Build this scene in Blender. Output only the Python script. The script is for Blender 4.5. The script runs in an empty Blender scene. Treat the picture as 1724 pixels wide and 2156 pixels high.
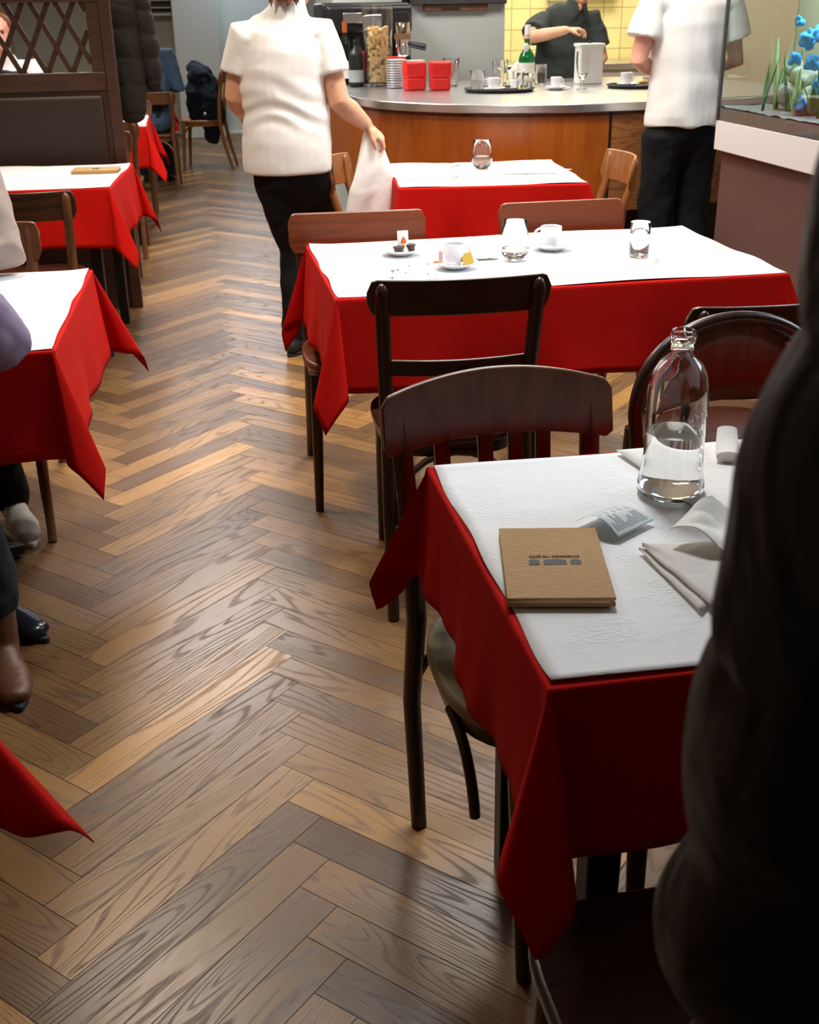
import bpy, bmesh, math, random
from mathutils import Vector, Matrix, Euler, noise
random.seed(7)
PI = math.pi
R = math.radians
scene = bpy.context.scene
COL = scene.collection

# ---------------------------------------------------------------- camera, world, light, exposure
CAM_H = 1.436
cam_d = bpy.data.cameras.new('camera')
cam_d.sensor_fit = 'HORIZONTAL'
cam_d.sensor_width = 36.0
cam_d.lens = 36.0 * 2384.0 / 1724.0
cam_d.clip_start = 0.05
cam = bpy.data.objects.new('camera', cam_d)
COL.objects.link(cam)
_p, _y, _r = 0.421, 0.179, -0.015
_F = Vector((math.sin(_y) * math.cos(_p), math.cos(_y) * math.cos(_p), -math.sin(_p)))
_R0 = Vector((math.cos(_y), -math.sin(_y), 0))
_U0 = _R0.cross(_F)
_Rr = _R0 * math.cos(_r) + _U0 * math.sin(_r)
_Ur = _U0 * math.cos(_r) - _R0 * math.sin(_r)
cam.matrix_world = Matrix(((_Rr.x, _Ur.x, -_F.x, 0), (_Rr.y, _Ur.y, -_F.y, 0), (_Rr.z, _Ur.z, -_F.z, CAM_H), (0, 0, 0, 1)))
scene.camera = cam
cam_d.dof.use_dof = True
cam_d.dof.focus_distance = 2.3
cam_d.dof.aperture_fstop = 13.0

world = bpy.data.worlds.new('world')
scene.world = world
world.use_nodes = True
world.node_tree.nodes['Background'].inputs[0].default_value = (0.75, 0.85, 1.0, 1)
world.node_tree.nodes['Background'].inputs[1].default_value = 0.03

scene.view_settings.view_transform = 'Standard'
scene.view_settings.look = 'None'
scene.view_settings.gamma = 1.0
scene.view_settings.use_curve_mapping = False
scene.view_settings.exposure = 0.0

def area(name, loc, rot, sx, sy, power, color, spread=180):
    d = bpy.data.lights.new(name, 'AREA')
    d.shape = 'RECTANGLE'; d.size = sx; d.size_y = sy
    d.energy = power; d.color = color; d.spread = R(spread)
    o = bpy.data.objects.new(name, d); COL.objects.link(o)
    o.location = loc; o.rotation_euler = rot
    return o
WARM = (1.0, 0.89, 0.74)
NEUT = (1.0, 0.95, 0.88)
COOL = (0.72, 0.86, 1.0)
# ceiling lamps of the dining room, the bar and the booths (all above the frame)
area('ceiling_light_hall', (0.0, 7.1, 2.8), (0, 0, 0), 0.8, 1.0, 66, (0.95, 0.97, 1.0), 160)
area('ceiling_light_front', (0.75, 2.65, 2.75), (0, 0, 0), 0.5, 0.4, 26, (0.92, 0.96, 1.0), 120)
area('ceiling_light_middle', (1.1, 4.5, 2.75), (0, 0, 0), 0.5, 0.5, 30, NEUT, 120)
area('ceiling_light_back', (1.75, 4.85, 2.75), (0, 0, 0), 0.5, 0.4, 24, NEUT, 140)
area('ceiling_light_left', (-0.45, 3.9, 2.75), (0, 0, 0), 0.4, 0.4, 26, WARM, 130)
area('ceiling_light_booth', (-0.45, 5.9, 2.75), (0, 0, 0), 0.4, 0.4, 12, WARM, 130)
area('ceiling_light_lattice', (-1.3, 8.2, 2.75), (0, 0, 0), 0.5, 0.5, 25, WARM, 150)
area('ceiling_light_far', (-0.1, 11.4, 2.8), (0, 0, 0), 0.6, 0.6, 40, NEUT, 160)
area('bar_light', (2.1, 7.3, 2.6), (0, 0, 0), 1.8, 0.5, 48, (1.0, 0.94, 0.82))
area('kitchen_light', (3.0, 8.95, 2.7), (0, 0, 0), 1.6, 0.4, 50, (1.0, 0.95, 0.85))
# daylight: a glazed front on the right side of the dining room, and a far skylit passage
area('window_daylight', (3.5, 2.7, 2.3), (0, R(58), 0), 1.0, 1.2, 16, COOL, 120)
area('passage_daylight', (0.75, 14.2, 2.6), (R(-20), 0, 0), 0.8, 0.6, 30, COOL)

# ---------------------------------------------------------------- naming helpers
def tag(o, label=None, cat=None, group=None, kind=None):
    if label: o['label'] = label
    if cat: o['category'] = cat
    if group: o['group'] = group
    if kind: o['kind'] = kind
    return o
def thing(name, label, cat, loc=(0, 0, 0), rz=0.0, group=None):
    o = bpy.data.objects.new(name, None); COL.objects.link(o)
    o.empty_display_size = 0.05
    o.location = loc; o.rotation_euler = (0, 0, rz)
    return tag(o, label, cat, group)
def dup(root, loc, rz=None, label=None, group=None, scale=None):
    r = root.copy(); COL.objects.link(r); r.location = loc
    if rz is not None: r.rotation_euler = (0, 0, rz)
    if scale: r.scale = (scale,) * 3
    if label: r['label'] = label
    if group: r['group'] = group
    for ch in [o for o in bpy.data.objects if o.parent == root]:
        c = ch.copy(); COL.objects.link(c); c.parent = r
        for g in [o for o in bpy.data.objects if o.parent == ch]:
            d = g.copy(); COL.objects.link(d); d.parent = c
    return r

# ---------------------------------------------------------------- mesh helpers
class MB:
    def __init__(s): s.v = []; s.f = []
    def add(s, vs, fs, M=None):
        b = len(s.v)
        s.v += [tuple(M @ Vector(v)) if M else tuple(v) for v in vs]
        s.f += [tuple(b + i for i in f) for f in fs]
        return s
    def box(s, x0, y0, z0, x1, y1, z1, M=None):
        vs = [(x0, y0, z0), (x1, y0, z0), (x1, y1, z0), (x0, y1, z0), (x0, y0, z1), (x1, y0, z1), (x1, y1, z1), (x0, y1, z1)]
        return s.add(vs, [(0, 3, 2, 1), (4, 5, 6, 7), (0, 1, 5, 4), (1, 2, 6, 5), (2, 3, 7, 6), (3, 0, 4, 7)], M)
    def bar(s, a, b, w, t, up=(0, 0, 1), w2=None, t2=None):
        a = Vector(a); b = Vector(b); d = (b - a).normalized(); up = Vector(up)
        x = d.cross(up)
        if x.length < 1e-4: x = d.cross(Vector((1, 0, 0)))
        x.normalize(); y = x.cross(d).normalized()
        w2 = w if w2 is None else w2; t2 = t if t2 is None else t2
        vs = []
        for p, ww, tt in ((a, w, t), (b, w2, t2)):
            for sx, sy in ((-1, -1), (1, -1), (1, 1), (-1, 1)):
                vs.append(p + x * sx * ww / 2 + y * sy * tt / 2)
        return s.add(vs, [(3, 2, 1, 0), (4, 5, 6, 7), (0, 1, 5, 4), (1, 2, 6, 5), (2, 3, 7, 6), (3, 0, 4, 7)])
    def tube(s, pts, rad, n=12, side=None, caps=True, closed=False):
        """pts list of points; rad list of r or (r_side, r_other)"""
        P = [Vector(p) for p in pts]; m = len(P)
        if not isinstance(rad, (list, tuple)): rad = [rad] * m
        vs = []; fs = []
        prev = Vector(side) if side is not None else None
        for i in range(m):
            if closed: t = P[(i + 1) % m] - P[i - 1]
            else: t = P[min(i + 1, m - 1)] - P[max(i - 1, 0)]
            t.normalize()
            if prev is None:
                prev = t.cross(Vector((0, 0, 1)))
                if prev.length < 0.05: prev = Vector((1, 0, 0))
            x = prev - t * prev.dot(t)
            if x.length < 1e-5: x = t.cross(Vector((0.3, 0.5, 0.8)))
            x.normalize()
            if side is None: prev = x
            y = t.cross(x)
            r = rad[i]; rx, ry = r if isinstance(r, (list, tuple)) else (r, r)
            for k in range(n):
                a = 2 * PI * k / n
                vs.append(P[i] + x * math.cos(a) * rx + y * math.sin(a) * ry)
        rng = m if closed else m - 1
        for i in range(rng):
            j = (i + 1) % m
            for k in range(n):
                l = (k + 1) % n
                fs.append((i * n + k, i * n + l, j * n + l, j * n + k))
        if caps and not closed:
            fs.append(tuple(reversed(range(n)))); fs.append(tuple((m - 1) * n + k for k in range(n)))
        return s.add(vs, fs)
    def rtube(s, pts, rad, n=12, side=None):
        """tube with hemispherical ends"""
        P = [Vector(p) for p in pts]
        rad = [(r, r) if not isinstance(r, (list, tuple)) else r for r in rad]
        def cap(p, d, r):
            o = []
            k = min(r)
            for a in (0.12, 0.5, 0.85):
                o.append((p + d * k * math.cos(a), (r[0] * math.sin(a), r[1] * math.sin(a))))
            return o
        d0 = (P[0] - P[1]).normalized(); d1 = (P[-1] - P[-2]).normalized()
        A = cap(P[0], d0, rad[0]); B = list(reversed(cap(P[-1], d1, rad[-1])))
        pts2 = [a[0] for a in A] + P + [b[0] for b in B]
        rad2 = [a[1] for a in A] + rad + [b[1] for b in B]
        return s.tube(pts2, rad2, n, side)
    def lathe(s, prof, n=24, M=None, c=(0, 0)):
        vs = []; fs = []; m = len(prof)
        for r, z in prof:
            for k in range(n):
                a = 2 * PI * k / n
                vs.append((c[0] + r * math.cos(a), c[1] + r * math.sin(a), z))
        for i in range(m - 1):
            for k in range(n):
                l = (k + 1) % n
                fs.append((i * n + k, i * n + l, (i + 1) * n + l, (i + 1) * n + k))
        fs.append(tuple(reversed(range(n)))) if prof[0][0] > 1e-5 else None
        fs.append(tuple((m - 1) * n + k for k in range(n))) if prof[-1][0] > 1e-5 else None
        return s.add(vs, fs, M)
    def ell(s, c, r, n=16, m=10, M=None):
        vs = []; fs = []
        for i in range(m + 1):
            a = PI * i / m
            for k in range(n):
                b = 2 * PI * k / n
                vs.append((c[0] + r[0] * math.sin(a) * math.cos(b), c[1] + r[1] * math.sin(a) * math.sin(b), c[2] + r[2] * math.cos(a)))
        for i in range(m):
            for k in range(n):
                l = (k + 1) % n
                fs.append((i * n + k, (i + 1) * n + k, (i + 1) * n + l, i * n + l))
        return s.add(vs, fs, M)
    def grid(s, fn, nu, nv, thick=0.0, closed_u=False):
        vs = []; fs = []
        for j in range(nv + 1):
            for i in range(nu + 1): vs.append(fn(i / nu, j / nv))
        for j in range(nv):
            for i in range(nu):
                a = j * (nu + 1) + i
                fs.append((a, a + 1, a + nu + 2, a + nu + 1))
        return s.add(vs, fs)
    def prism(s, poly, z0, z1, M=None):
        n = len(poly)
        vs = [(x, y, z0) for x, y in poly] + [(x, y, z1) for x, y in poly]
        fs = [tuple(reversed(range(n))), tuple(range(n, 2 * n))] + [(i, (i + 1) % n, n + (i + 1) % n, n + i) for i in range(n)]
        return s.add(vs, fs, M)
    def build(s, name, mat, parent=None, smooth=False, bevel=0, solid=0, sub=0, weld=True, seg=2):
        me = bpy.data.meshes.new(name)
        me.from_pydata(s.v, [], [f for f in s.f if f]); 
        if weld:
            bm = bmesh.new(); bm.from_mesh(me)
            bmesh.ops.remove_doubles(bm, verts=bm.verts, dist=1e-6)
            bmesh.ops.recalc_face_normals(bm, faces=bm.faces)
            bm.to_mesh(me); bm.free()
        o = bpy.data.objects.new(name, me); COL.objects.link(o)
        if mat: me.materials.append(mat)
        if parent: o.parent = parent
        if solid:
            m = o.modifiers.new('s', 'SOLIDIFY'); m.thickness = solid; m.offset = -1
        if bevel:
            m = o.modifiers.new('b', 'BEVEL'); m.width = bevel; m.segments = seg; m.limit_method = 'ANGLE'; m.angle_limit = R(40)
        if sub:
            m = o.modifiers.new('u', 'SUBSURF'); m.levels = sub; m.render_levels = sub
        if smooth or bevel:
            for p in me.polygons: p.use_smooth = True
            if not sub: 
                try: me.set_sharp_from_angle(angle=R(50))
                except Exception: pass
        return o
def bake(o):
    dg = bpy.context.evaluated_depsgraph_get(); dg.update()
    me = bpy.data.meshes.new_from_object(o.evaluated_get(dg))
    o.modifiers.clear(); old = o.data; o.data = me
    for p in me.polygons: p.use_smooth = True
    return o
def fuse(mb, name, mat, parent=None, voxel=0.008, it=3, disp=None):
    """one continuous skin from overlapping volumes"""
    o = mb.build(name, mat, None, smooth=True)
    m = o.modifiers.new('r', 'REMESH'); m.mode = 'VOXEL'; m.voxel_size = voxel; m.use_smooth_shade = True
    if it:
        m = o.modifiers.new('s', 'SMOOTH'); m.factor = 0.5; m.iterations = it
    bake(o)
    if disp:
        me = o.data; nn = [v.normal.copy() for v in me.vertices]
        for v, n_ in zip(me.vertices, nn):
            v.co += n_ * disp(v.co)
    if parent: o.parent = parent
    return o
def text_mesh(txt, size, extr, name, mat, parent, M, width=None, bold=0.0):
    cu = bpy.data.curves.new(name, 'FONT'); cu.body = txt; cu.size = size; cu.extrude = extr; cu.offset = bold
    cu.align_x = 'CENTER'; cu.resolution_u = 3
    t = bpy.data.objects.new(name, cu); COL.objects.link(t)
    dg = bpy.context.evaluated_depsgraph_get(); dg.update()
    me = bpy.data.meshes.new_from_object(t.evaluated_get(dg))
    bpy.data.objects.remove(t); bpy.data.curves.remove(cu)
    xs = [v.co.x for v in me.vertices]
    if width: 
        k = width / (max(xs) - min(xs))
        for v in me.vertices: v.co.x *= k
    me.transform(M)
    me.materials.clear(); me.materials.append(mat)
    o = bpy.data.objects.new(name, me); COL.objects.link(o); o.parent = parent
    return o
def T(x, y, z): return Matrix.Translation((x, y, z))
def RX(a): return Matrix.Rotation(a, 4, 'X')
def RY(a): return Matrix.Rotation(a, 4, 'Y')
def RZ(a): return Matrix.Rotation(a, 4, 'Z')

# ---------------------------------------------------------------- materials
def srgb(r, g, b):
    f = lambda c: (c / 255 / 12.92) if c / 255 <= 0.04045 else ((c / 255 + 0.055) / 1.055) ** 2.4
    return (f(r), f(g), f(b))
def newmat(name):
    m = bpy.data.materials.new(name); m.use_nodes = True
    nt = m.node_tree; b = nt.nodes['Principled BSDF']
    return m, nt, b
def N(nt, t, **kw):
    n = nt.nodes.new(t)
    for k, v in kw.items(): setattr(n, k, v)
    return n
def plain(name, col, rough=0.5, metal=0.0, var=0.08, scale=30, bump=0.0, bscale=200, spec=0.5, sheen=0.0, emit=None, coat=0.0, trans=0.0, ior=1.45, stretch=(1, 1, 1), alpha=1.0, sss=0.0):
    m, nt, b = newmat(name)
    tc = N(nt, 'ShaderNodeTexCoord'); mp = N(nt, 'ShaderNodeMapping'); mp.inputs['Scale'].default_value = stretch
    nt.links.new(tc.outputs['Object'], mp.inputs[0])
    no = N(nt, 'ShaderNodeTexNoise'); no.inputs['Scale'].default_value = scale; no.inputs['Detail'].default_value = 4
    nt.links.new(mp.outputs[0], no.inputs['Vector'])
    mx = N(nt, 'ShaderNodeMix', data_type='RGBA')
    mx.inputs[6].default_value = tuple(c * (1 - var) for c in col) + (1,)
    mx.inputs[7].default_value = tuple(min(1, c * (1 + var)) for c in col) + (1,)
    nt.links.new(no.outputs[0], mx.inputs[0]); nt.links.new(mx.outputs[2], b.inputs['Base Color'])
    b.inputs['Roughness'].default_value = rough; b.inputs['Metallic'].default_value = metal
    b.inputs['Specular IOR Level'].default_value = spec; b.inputs['IOR'].default_value = ior
    b.inputs['Sheen Weight'].default_value = sheen; b.inputs['Coat Weight'].default_value = coat
    b.inputs['Transmission Weight'].default_value = trans; b.inputs['Alpha'].default_value = alpha
    if sss: b.inputs['Subsurface Weight'].default_value = sss; b.inputs['Subsurface Radius'].default_value = (0.02, 0.008, 0.004)
    if emit: b.inputs['Emission Color'].default_value = emit[0] + (1,); b.inputs['Emission Strength'].default_value = emit[1]
    if bump:
        n2 = N(nt, 'ShaderNodeTexNoise'); n2.inputs['Scale'].default_value = bscale; n2.inputs['Detail'].default_value = 3
        nt.links.new(mp.outputs[0], n2.inputs['Vector'])
        bp = N(nt, 'ShaderNodeBump'); bp.inputs['Strength'].default_value = bump; bp.inputs['Distance'].default_value = 0.01
        nt.links.new(n2.outputs[0], bp.inputs['Height']); nt.links.new(bp.outputs[0], b.inputs['Normal'])
    return m
def glassmat(name, col=(1, 1, 1), rough=0.0, ior=1.45):
    m, nt, b = newmat(name)
    no = N(nt, 'ShaderNodeTexNoise'); no.inputs['Scale'].default_value = 8
    mx = N(nt, 'ShaderNodeMix', data_type='RGBA'); mx.inputs[6].default_value = col + (1,); mx.inputs[7].default_value = tuple(c * 0.97 for c in col) + (1,)
    nt.links.new(no.outputs[0], mx.inputs[0]); nt.links.new(mx.outputs[2], b.inputs['Base Color'])
    b.inputs['Roughness'].default_value = rough; b.inputs['Transmission Weight'].default_value = 1.0; b.inputs['IOR'].default_value = ior
    return m
def wood(name, base, dark, scale=1.0, axis='Z', rough=0.35, coat=0.15, contrast=0.5, fine=1.0):
    """varnished wood, grain along the given object axis"""
    m, nt, b = newmat(name)
    tc = N(nt, 'ShaderNodeTexCoord'); oi = N(nt, 'ShaderNodeObjectInfo')
    ad = N(nt, 'ShaderNodeVectorMath', operation='MULTIPLY_ADD')
    ad.inputs[1].default_value = (1, 1, 1)
    sc = N(nt, 'ShaderNodeVectorMath', operation='SCALE'); sc.inputs['Scale'].default_value = 3.0
    nt.links.new(oi.outputs['Location'], sc.inputs[0])
    nt.links.new(tc.outputs['Object'], ad.inputs[0]); nt.links.new(sc.outputs[0], ad.inputs[2])
    mp = N(nt, 'ShaderNodeMapping')
    st = {'X': (0.13, 1, 1), 'Y': (1, 0.13, 1), 'Z': (1, 1, 0.13)}[axis]
    mp.inputs['Scale'].default_value = tuple(a * scale for a in st)
    nt.links.new(ad.outputs[0], mp.inputs[0])
    n1 = N(nt, 'ShaderNodeTexNoise'); n1.inputs['Scale'].default_value = 9; n1.inputs['Detail'].default_value = 2; n1.inputs['Distortion'].default_value = 0.3
    nt.links.new(mp.outputs[0], n1.inputs['Vector'])
    mu = N(nt, 'ShaderNodeMath', operation='MULTIPLY'); mu.inputs[1].default_value = 42
    si = N(nt, 'ShaderNodeMath', operation='SINE'); nt.links.new(n1.outputs[0], mu.inputs[0]); nt.links.new(mu.outputs[0], si.inputs[0])
    cr = N(nt, 'ShaderNodeMapRange'); cr.inputs[1].default_value = 0.1; cr.inputs[2].default_value = 1.0
    nt.links.new(si.outputs[0], cr.inputs[0])
    n2 = N(nt, 'ShaderNodeTexNoise'); n2.inputs['Scale'].default_value = 160 * fine; n2.inputs['Detail'].default_value = 2
    nt.links.new(mp.outputs[0], n2.inputs['Vector'])
    m1 = N(nt, 'ShaderNodeMath', operation='MULTIPLY'); m1.inputs[1].default_value = contrast
    nt.links.new(cr.outputs[0], m1.inputs[0])
    m2 = N(nt, 'ShaderNodeMath', operation='MULTIPLY_ADD'); m2.inputs[1].default_value = 0.8; m2.inputs[2].default_value = -0.15
    nt.links.new(n2.outputs[0], m2.inputs[0])
    su = N(nt, 'ShaderNodeMath', operation='ADD', use_clamp=True)
    nt.links.new(m1.outputs[0], su.inputs[0]); nt.links.new(m2.outputs[0], su.inputs[1])
    mx = N(nt, 'ShaderNodeMix', data_type='RGBA'); mx.inputs[6].default_value = base + (1,); mx.inputs[7].default_value = dark + (1,)
    nt.links.new(su.outputs[0], mx.inputs[0]); nt.links.new(mx.outputs[2], b.inputs['Base Color'])
    b.inputs['Roughness'].default_value = rough; b.inputs['Coat Weight'].default_value = coat; b.inputs['Coat Roughness'].default_value = 0.25
    bp = N(nt, 'ShaderNodeBump'); bp.inputs['Strength'].default_value = 0.12; bp.inputs['Distance'].default_value = 0.002
    nt.links.new(su.outputs[0], bp.inputs['Height']); nt.links.new(bp.outputs[0], b.inputs['Normal'])
    return m
def floor_oak():
    m, nt, b = newmat('oak_planks')
    uv = N(nt, 'ShaderNodeUVMap'); uv.uv_map = 'plank'
    at = N(nt, 'ShaderNodeAttribute'); at.attribute_name = 'seed'
    sp = N(nt, 'ShaderNodeSeparateColor'); nt.links.new(at.outputs['Color'], sp.inputs[0])
    # offset the coordinates per plank
    cmb = N(nt, 'ShaderNodeCombineXYZ')
    for i, k in enumerate((37.0, 23.0, 51.0)):
        q = N(nt, 'ShaderNodeMath', operation='MULTIPLY'); q.inputs[1].default_value = k
        nt.links.new(sp.outputs[i], q.inputs[0]); nt.links.new(q.outputs[0], cmb.inputs[i])
    ad = N(nt, 'ShaderNodeVectorMath', operation='ADD'); nt.links.new(uv.outputs[0], ad.inputs[0]); nt.links.new(cmb.outputs[0], ad.inputs[1])
    mp = N(nt, 'ShaderNodeMapping'); mp.inputs['Scale'].default_value = (1.05, 10, 1); nt.links.new(ad.outputs[0], mp.inputs[0])
    n1 = N(nt, 'ShaderNodeTexNoise'); n1.inputs['Scale'].default_value = 1.0; n1.inputs['Detail'].default_value = 1.1; n1.inputs['Roughness'].default_value = 0.4; n1.inputs['Distortion'].default_value = 0.25
    nt.links.new(mp.outputs[0], n1.inputs['Vector'])
    fq = N(nt, 'ShaderNodeMath', operation='MULTIPLY_ADD'); fq.inputs[1].default_value = 90; fq.inputs[2].default_value = 62
    nt.links.new(sp.outputs[1], fq.inputs[0])
    mu = N(nt, 'ShaderNodeMath', operation='MULTIPLY'); nt.links.new(n1.outputs[0], mu.inputs[0]); nt.links.new(fq.outputs[0], mu.inputs[1])
    si = N(nt, 'ShaderNodeMath', operation='SINE'); nt.links.new(mu.outputs[0], si.inputs[0])
    cr = N(nt, 'ShaderNodeMapRange'); cr.inputs[1].default_value = 0.35; cr.inputs[2].default_value = 1.0; cr.interpolation_type = 'SMOOTHSTEP'
    nt.links.new(si.outputs[0], cr.inputs[0])
    # pores
    mp2 = N(nt, 'ShaderNodeMapping'); mp2.inputs['Scale'].default_value = (22, 420, 1); nt.links.new(ad.outputs[0], mp2.inputs[0])
    n2 = N(nt, 'ShaderNodeTexNoise'); n2.inputs['Scale'].default_value = 1.0; n2.inputs['Detail'].default_value = 3
    nt.links.new(mp2.outputs[0], n2.inputs['Vector'])
    pr = N(nt, 'ShaderNodeMapRange'); pr.inputs[1].default_value = 0.48; pr.inputs[2].default_value = 0.72; nt.links.new(n2.outputs[0], pr.inputs[0])
    # grain darkness broken by pores
    g1 = N(nt, 'ShaderNodeMath', operation='MULTIPLY_ADD'); g1.inputs[1].default_value = 0.55; g1.inputs[2].default_value = 0.45; nt.links.new(pr.outputs[0], g1.inputs[0])
    g2 = N(nt, 'ShaderNodeMath', operation='MULTIPLY'); nt.links.new(cr.outputs[0], g2.inputs[0]); nt.links.new(g1.outputs[0], g2.inputs[1])
    g3 = N(nt, 'ShaderNodeMath', operation='MULTIPLY_ADD', use_clamp=True); g3.inputs[1].default_value = 0.22; nt.links.new(pr.outputs[0], g3.inputs[0]); nt.links.new(g2.outputs[0], g3.inputs[2])
    # plank tone
    ramp = N(nt, 'ShaderNodeValToRGB'); nt.links.new(sp.outputs[2], ramp.inputs[0])
    e = ramp.color_ramp.elements
    e[0].position = 0.0; e[0].color = srgb(94, 66, 42) + (1,)
    e[1].position = 1.0; e[1].color = srgb(174, 128, 72) + (1,)
    e2 = ramp.color_ramp.elements.new(0.45); e2.color = srgb(120, 88, 54) + (1,)
    e3 = ramp.color_ramp.elements.new(0.8); e3.color = srgb(138, 102, 62) + (1,)
    dk = N(nt, 'ShaderNodeMix', data_type='RGBA', blend_type='MULTIPLY'); dk.inputs[7].default_value = (0.36, 0.28, 0.22, 1)
    nt.links.new(g3.outputs[0], dk.inputs[0]); nt.links.new(ramp.outputs[0], dk.inputs[6])
    # traffic wear
    tc = N(nt, 'ShaderNodeTexCoord')
    n3 = N(nt, 'ShaderNodeTexNoise'); n3.inputs['Scale'].default_value = 1.7; n3.inputs['Detail'].default_value = 5; nt.links.new(tc.outputs['Object'], n3.inputs['Vector'])
    w = N(nt, 'ShaderNodeMapRange'); w.inputs[1].default_value = 0.3; w.inputs[2].default_value = 0.7; w.inputs[3].default_value = 0.82; w.inputs[4].default_value = 1.1
    nt.links.new(n3.outputs[0], w.inputs[0])
    mw = N(nt, 'ShaderNodeVectorMath', operation='SCALE'); nt.links.new(dk.outputs[2], mw.inputs[0]); nt.links.new(w.outputs[0], mw.inputs['Scale'])
    nt.links.new(mw.outputs[0], b.inputs['Base Color'])
    rr = N(nt, 'ShaderNodeMapRange'); rr.inputs[3].default_value = 0.29; rr.inputs[4].default_value = 0.5; nt.links.new(g3.outputs[0], rr.inputs[0])
    nt.links.new(rr.outputs[0], b.inputs['Roughness'])
    bp = N(nt, 'ShaderNodeBump'); bp.inputs['Strength'].default_value = 0.22; bp.inputs['Distance'].default_value = -0.0012
    nt.links.new(g3.outputs[0], bp.inputs['Height']); nt.links.new(bp.outputs[0], b.inputs['Normal'])
    return m
def paper_mat():
    m, nt, b = newmat('embossed_paper')
    tc = N(nt, 'ShaderNodeTexCoord')
    mp = N(nt, 'ShaderNodeMapping'); mp.inputs['Rotation'].default_value = (0, 0, R(38)); mp.inputs['Scale'].default_value = (1.0, 2.4, 1)
    nt.links.new(tc.outputs['Object'], mp.inputs[0])
    vo = N(nt, 'ShaderNodeTexVoronoi'); vo.inputs['Scale'].default_value = 110; nt.links.new(mp.outputs[0], vo.inputs['Vector'])
    no = N(nt, 'ShaderNodeTexNoise'); no.inputs['Scale'].default_value = 14; nt.links.new(tc.outputs['Object'], no.inputs['Vector'])
    mr = N(nt, 'ShaderNodeMapRange'); mr.inputs[1].default_value = 0.5; mr.inputs[2].default_value = 0.6; nt.links.new(no.outputs[0], mr.inputs[0])
    mu = N(nt, 'ShaderNodeMath', operation='MULTIPLY'); nt.links.new(vo.outputs['Distance'], mu.inputs[0]); nt.links.new(mr.outputs[0], mu.inputs[1])
    bp = N(nt, 'ShaderNodeBump'); bp.inputs['Strength'].default_value = 0.5; bp.inputs['Distance'].default_value = 0.0022
    nt.links.new(mu.outputs[0], bp.inputs['Height'])
    n4 = N(nt, 'ShaderNodeTexNoise'); n4.inputs['Scale'].default_value = 3; n4.inputs['Detail'].default_value = 3; nt.links.new(tc.outputs['Object'], n4.inputs['Vector'])
    b2 = N(nt, 'ShaderNodeBump'); b2.inputs['Strength'].default_value = 0.3; b2.inputs['Distance'].default_value = 0.01
    nt.links.new(n4.outputs[0], b2.inputs['Height']); nt.links.new(bp.outputs[0], b2.inputs['Normal']); nt.links.new(b2.outputs[0], b.inputs['Normal'])
    b.inputs['Base Color'].default_value = (0.86, 0.86, 0.86, 1); b.inputs['Roughness'].default_value = 0.75
    return m
def cloth_mat(name, col, rough=0.85, sheen=0.3, weave=900, bump=0.25, wr=0.5, wscale=5.0, wdist=0.02, var=0.12):
    m, nt, b = newmat(name)
    tc = N(nt, 'ShaderNodeTexCoord')
    n0 = N(nt, 'ShaderNodeTexNoise'); n0.inputs['Scale'].default_value = wscale; n0.inputs['Detail'].default_value = 2.5; n0.inputs['Distortion'].default_value = 0.6
    nt.links.new(tc.outputs['Object'], n0.inputs['Vector'])
    n1 = N(nt, 'ShaderNodeTexNoise'); n1.inputs['Scale'].default_value = weave; nt.links.new(tc.outputs['Object'], n1.inputs['Vector'])
    mx = N(nt, 'ShaderNodeMix', data_type='RGBA')
    mx.inputs[6].default_value = tuple(c * (1 - var) for c in col) + (1,); mx.inputs[7].default_value = tuple(min(1, c * (1 + var)) for c in col) + (1,)
    nt.links.new(n1.outputs[0], mx.inputs[0]); nt.links.new(mx.outputs[2], b.inputs['Base Color'])
    b.inputs['Roughness'].default_value = rough; b.inputs['Sheen Weight'].default_value = sheen; b.inputs['Specular IOR Level'].default_value = 0.15
    b.inputs['Sheen Tint'].default_value = tuple(min(1, c * 2 + 0.1) for c in col) + (1,)
    a = N(nt, 'ShaderNodeBump'); a.inputs['Strength'].default_value = wr; a.inputs['Distance'].default_value = wdist; nt.links.new(n0.outputs[0], a.inputs['Height'])
    c = N(nt, 'ShaderNodeBump'); c.inputs['Strength'].default_value = bump; c.inputs['Distance'].default_value = 0.001; nt.links.new(n1.outputs[0], c.inputs['Height']); nt.links.new(a.outputs[0], c.inputs['Normal'])
    nt.links.new(c.outputs[0], b.inputs['Normal'])
    return m
def tile_mat():
    m, nt, b = newmat('yellow_tiles')
    tc = N(nt, 'ShaderNodeTexCoord'); mp = N(nt, 'ShaderNodeMapping'); mp.inputs['Rotation'].default_value = (R(90), 0, 0)
    nt.links.new(tc.outputs['Object'], mp.inputs[0])
    br = N(nt, 'ShaderNodeTexBrick'); br.offset = 0.0; br.inputs['Scale'].default_value = 1.0
    br.inputs['Brick Width'].default_value = 0.155; br.inputs['Row Height'].default_value = 0.155; br.inputs['Mortar Size'].default_value = 0.003
    br.inputs['Color1'].default_value = srgb(236, 220, 150) + (1,); br.inputs['Color2'].default_value = srgb(228, 210, 138) + (1,); br.inputs['Mortar'].default_value = srgb(160, 140, 95) + (1,)
    nt.links.new(mp.outputs[0], br.inputs['Vector']); nt.links.new(br.outputs[0], b.inputs['Base Color'])
    b.inputs['Roughness'].default_value = 0.25
    bp = N(nt, 'ShaderNodeBump'); bp.inputs['Strength'].default_value = 0.5; bp.inputs['Distance'].default_value = -0.002; nt.links.new(br.outputs['Fac'], bp.inputs['Height']); nt.links.new(bp.outputs[0], b.inputs['Normal'])
    return m

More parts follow.
